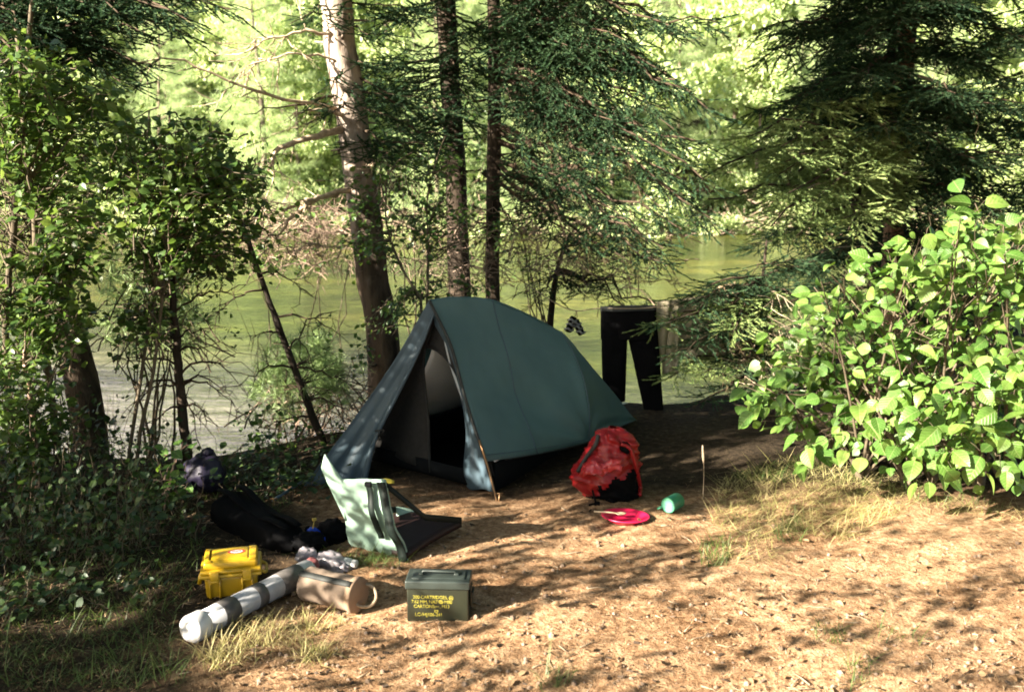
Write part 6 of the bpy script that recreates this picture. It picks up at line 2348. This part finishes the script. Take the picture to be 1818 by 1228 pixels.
# ================================================================== GROUND COVER
def blades(polys, name, label, mat, kind='stuff', hmin=.05, hmax=.16, lean=.3, cat='grass', tuft=None, wid=1.0):
    mb = MB()
    pos, hs = [], []
    for poly, n in polys:
        if tuft:
            k_ = max(1, n // tuft)
            q = rand_in(poly, k_)
            c_ = np.array([GT(*a) for a in q])
            p = np.repeat(c_, tuft, 0) + rng.normal(size=(k_ * tuft, 3)) * [.025, .025, 0]
            h = np.repeat(rng.uniform(hmin, hmax, k_), tuft) * rng.uniform(.5, 1.15, k_ * tuft)
        else:
            q = rand_in(poly, n)
            p = np.array([GT(*a) for a in q])
            h = rng.uniform(hmin, hmax, n) * rng.uniform(.6, 1.2, n)
        p[:, 2] = ground_z(p[:, 0], p[:, 1]) - .004
        pos.append(p); hs.append(h)
    pos = np.concatenate(pos); hs = np.concatenate(hs)
    N = len(pos)
    a = rng.uniform(0, 2 * PI, N)
    zz = np.stack([np.cos(a) * lean, np.sin(a) * lean, np.ones(N)], 1) * 1.0 + rng.normal(size=(N, 3)) * [.15, .15, 0]
    zz = norm(zz)
    xx = np.stack([np.cos(a), np.sin(a), np.zeros(N)], 1)
    yy = norm(np.cross(zz, xx)); xx = np.cross(yy, zz)
    Mx = np.zeros((N, 4, 4)); Mx[:, 3, 3] = 1
    Mx[:, :3, 0] = xx * hs[:, None]; Mx[:, :3, 1] = yy * (hs * wid + .02)[:, None]; Mx[:, :3, 2] = zz * hs[:, None]; Mx[:, :3, 3] = pos
    pk = rng.integers(0, 3, N)
    for k_ in range(3):
        mb.scatter(BLADES[k_], Mx[pk == k_])
    return tag(mb.build(name, mat), label, cat, kind=kind)


blades([([(1280, 850), (1400, 815), (1620, 850), (1660, 880), (1560, 930), (1500, 960), (1420, 950), (1330, 960), (1260, 930)], 4600), ([(1240, 960), (1300, 950), (1420, 970), (1330, 1010), (1250, 1000)], 260), ([(1640, 880), (1818, 900), (1818, 930), (1650, 910)], 260)],
       'dry_grass', 'patch of long dry yellow grass below the hazel bush', M['grass_dry'], hmin=.05, hmax=.19, lean=1.5, wid=.6)
blades([([(1290, 850), (1420, 810), (1480, 830), (1400, 860)], 320), ([(1450, 830), (1800, 900), (1740, 920), (1500, 870)], 240), ([(1240, 965), (1300, 955), (1290, 1010), (1240, 1005)], 130), ([(1380, 930), (1440, 920), (1420, 970), (1370, 960)], 120), ([(1440, 1110), (1500, 1105), (1500, 1145), (1450, 1140)], 60), ([(1550, 1110), (1620, 1120), (1640, 1150), (1560, 1140)], 50), ([(960, 1195), (1010, 1190), (1010, 1220), (950, 1225)], 60), ([(1500, 1165), (1550, 1180), (1540, 1228), (1500, 1228)], 50)],
       'green_grass', 'sparse green grass among the dry grass and on the bare ground', M['grass_green'], hmin=.04, hmax=.15, lean=.5)
blades([([(345, 1150), (420, 1110), (470, 1105), (430, 1180), (350, 1200)], 320), ([(450, 1115), (545, 1090), (580, 1120), (500, 1160), (440, 1150)], 300), ([(530, 1130), (580, 1130), (570, 1180), (530, 1180)], 120), ([(560, 1100), (620, 1105), (600, 1125), (560, 1120)], 60)],
       'dry_grass', 'pale grass tufts growing against the white tube', M['grass_dry'], hmin=.06, hmax=.15, lean=.6, tuft=22)
blades([([(0, 1228), (0, 900), (330, 860), (360, 960), (340, 1060), (300, 1120), (330, 1228)], 3000), ([(330, 880), (520, 890), (480, 930), (400, 900)], 260), ([(560, 985), (720, 1000), (700, 1012), (560, 1000)], 220), ([(640, 985), (720, 985), (715, 1000), (650, 1000)], 120)],
       'shade_grass', 'green grass in the shade at the left edge of the camp', M['grass_green'], hmin=.04, hmax=.14, lean=.7)
# low leafy undergrowth along the bank at the left
mb = MB()
cr = Crown()
for poly, n, h0, h1_ in (([(-60, 860), (330, 840), (350, 960), (200, 1010), (-60, 1000)], 200, .08, .42), ([(-60, 800), (260, 830), (260, 870), (-60, 900)], 60, .2, .6), ([(330, 850), (570, 835), (540, 890), (420, 890)], 60, .05, .16), ([(-60, 1000), (200, 1000), (330, 1060), (200, 1100), (-60, 1120)], 50, .04, .14)):
    for q in rand_in(poly, n):
        b0 = GT(*q)
        e = b0 + np.array([rng.normal() * .08, rng.normal() * .08, rng.uniform(h0, h1_)])
        cr.leaf_branch(b0, e, 9, rng.uniform(.035, .06), .0, 'leaf', .003, .1, spread=.05)
tag(cr.build('undergrowth', LEAF_T, [M['under'], M['stem'], M['needle'], M['dead']], None), 'low dark leafy undergrowth along the bank on the left', 'undergrowth', kind='stuff')
# round-leaved sunlit sprig in front of the stuff sack
sapling('leafy_sprig', 'bright round leaved sprig catching the sun above the black pack', [[(290, 905, 4.75), (302, 850, 4.75), (318, 800, 4.75), (335, 790, 4.75)]], [([(290, 790), (350, 780), (380, 820), (340, 870), (300, 870)], (4.65, 4.85), 7)], .075, [M['hazel'], M['stem_pink'], M['needle'], M['dead']], cat='plant', bark='stem_pink', rad=(.005, .003), per=5, twl=.12)
# dry seed stalk
mb = MB()
s0 = GT(1248, 885)
C = resample(np.array([s0 + [0, 0, -.01], s0 + [.0, 0, .15], s0 + [-.012, 0, .30]]), 10)
mb.add(*tube(C, .0025, 5)); mb.add(*tube(resample(C[-4:], 8), [.004, .008, .007, .003], 6))
tag(mb.build('seed_stalk', M['rope']), 'single dry seed stalk standing right of the red pack', 'grass stalk')
mb = MB()
N = 700
q = np.stack([rng.uniform(300, 1818, N), 880 + 348 * rng.random(N) ** .8], 1)
pos = np.array([G(*a_) for a_ in q]); pos[:, 2] = ground_z(pos[:, 0], pos[:, 1]) + .003
_v, _f = rbox((1.6, .7, .35), .08, 1)
_t = np.array([(f[0], f[i], f[i + 1]) for f in _f for i in range(1, len(f) - 1)])
mb.scatter((_v, _t, np.zeros(len(_t), int)), mats_from(pos, rng.normal(size=(N, 3)) * [1, 1, .15], np.array([0, 0, 1.]) + rng.normal(size=(N, 3)) * .35, .004 + .012 * rng.random(N) ** 2))
tag(mb.build('bark_chips', leaf_mat('bark chips', [(.02, .014, .01), (.06, .042, .03), (.15, .11, .08)], 0, .9, .1)), 'dark bark chips and cone scales scattered over the bare ground', 'litter', kind='stuff')
# litter: needles, twigs, pebbles
mb = MB()
N = 17000
q = np.stack([rng.uniform(-100, 1918, N), 840 + 400 * rng.random(N) ** .8], 1)
pos = np.array([G(*a) for a in q]); pos[:, 2] = ground_z(pos[:, 0], pos[:, 1]) + .004
ST_ = tri_tpl([(-.5, -.5, 0), (-.5, .5, 0), (.5, .5, .0), (.5, -.5, .0)], [(0, 1, 2), (0, 2, 3)], [0, 0])
STK = (np.array([(-.5, -.5, 0), (-.5, .5, 0), (.5, 0, .3)]), np.array([(0, 1, 2)]), np.array([0]))
a = rng.uniform(0, 2 * PI, N)
X = np.stack([np.cos(a), np.sin(a), rng.normal(size=N) * .12], 1)
mb.scatter(STK, mats_from(pos, X, np.array([0, 0, 1.]) + rng.normal(size=(N, 3)) * .3, rng.uniform(.012, .042, N), rng.uniform(.001, .0032, N)))
tag(mb.build('needle_litter', leaf_mat('litter', [(.06, .035, .02), (.16, .095, .05), (.30, .20, .11), (.50, .38, .24)], 0, .9, .1)), 'fallen needles and bits of bark scattered over the bare ground', 'litter', kind='stuff')
mb = MB()
for _ in range(120):
    q = GT(rng.uniform(250, 1818), rng.uniform(900, 1228))
    a = rng.uniform(0, 2 * PI); ln = rng.uniform(.02, .10)
    d = np.array([math.cos(a), math.sin(a), 0]) * ln
    mb.add(*tube(np.array([q - d / 2 + [0, 0, .004], q + rng.normal(size=3) * [.01, .01, 0] + [0, 0, .007], q + d / 2 + [0, 0, .004]]), [rng.uniform(.0015, .0035), .001], 5))
tag(mb.build('twig_litter', M['rope']), 'short pale twigs strewn on the bare ground', 'litter', kind='stuff')
mb = MB()
bm = bmesh.new(); bmesh.ops.create_icosphere(bm, subdivisions=1, radius=1)
SV = np.array([v.co[:] for v in bm.verts]); SF = np.array([[v.index for v in f.verts] for f in bm.faces]); bm.free()
N = 900
q = np.stack([rng.uniform(450, 1818, N), 930 + 300 * rng.random(N) ** .7], 1)
pos = np.array([G(*a_) for a_ in q]); pos[:, 2] = ground_z(pos[:, 0], pos[:, 1]) + .001
mb.scatter((SV, SF, np.zeros(len(SF), int)), mats_from(pos, rng.normal(size=(N, 3)) * [1, 1, .1], np.array([0, 0, 1.]) + rng.normal(size=(N, 3)) * .15, .003 + .010 * rng.random(N) ** 3))
tag(mb.build('pebbles', leaf_mat('pebble', [(.10, .07, .05), (.19, .135, .095), (.28, .21, .16)], 0, .9, .15)), 'small pebbles and clods on the bare ground', 'pebbles', kind='stuff')
mb = MB()
N = 170
q = np.stack([rng.uniform(300, 1818, N), 900 + 328 * rng.random(N) ** .8], 1)
pos = np.array([G(*a_) for a_ in q]); pos[:, 2] = ground_z(pos[:, 0], pos[:, 1]) + .012
mb.scatter(LEAF, mats_from(pos, rng.normal(size=(N, 3)) * [1, 1, .15], np.array([0, 0, 1.]) + rng.normal(size=(N, 3)) * .3, .045 * rng.uniform(.5, 1.2, N)))
tag(mb.build('fallen_leaves', leaf_mat('dead leaves', [(.09, .05, .025), (.2, .12, .06), (.34, .23, .13)], .1, .8, .2)), 'curled brown dead leaves on the bare ground', 'litter', kind='stuff')
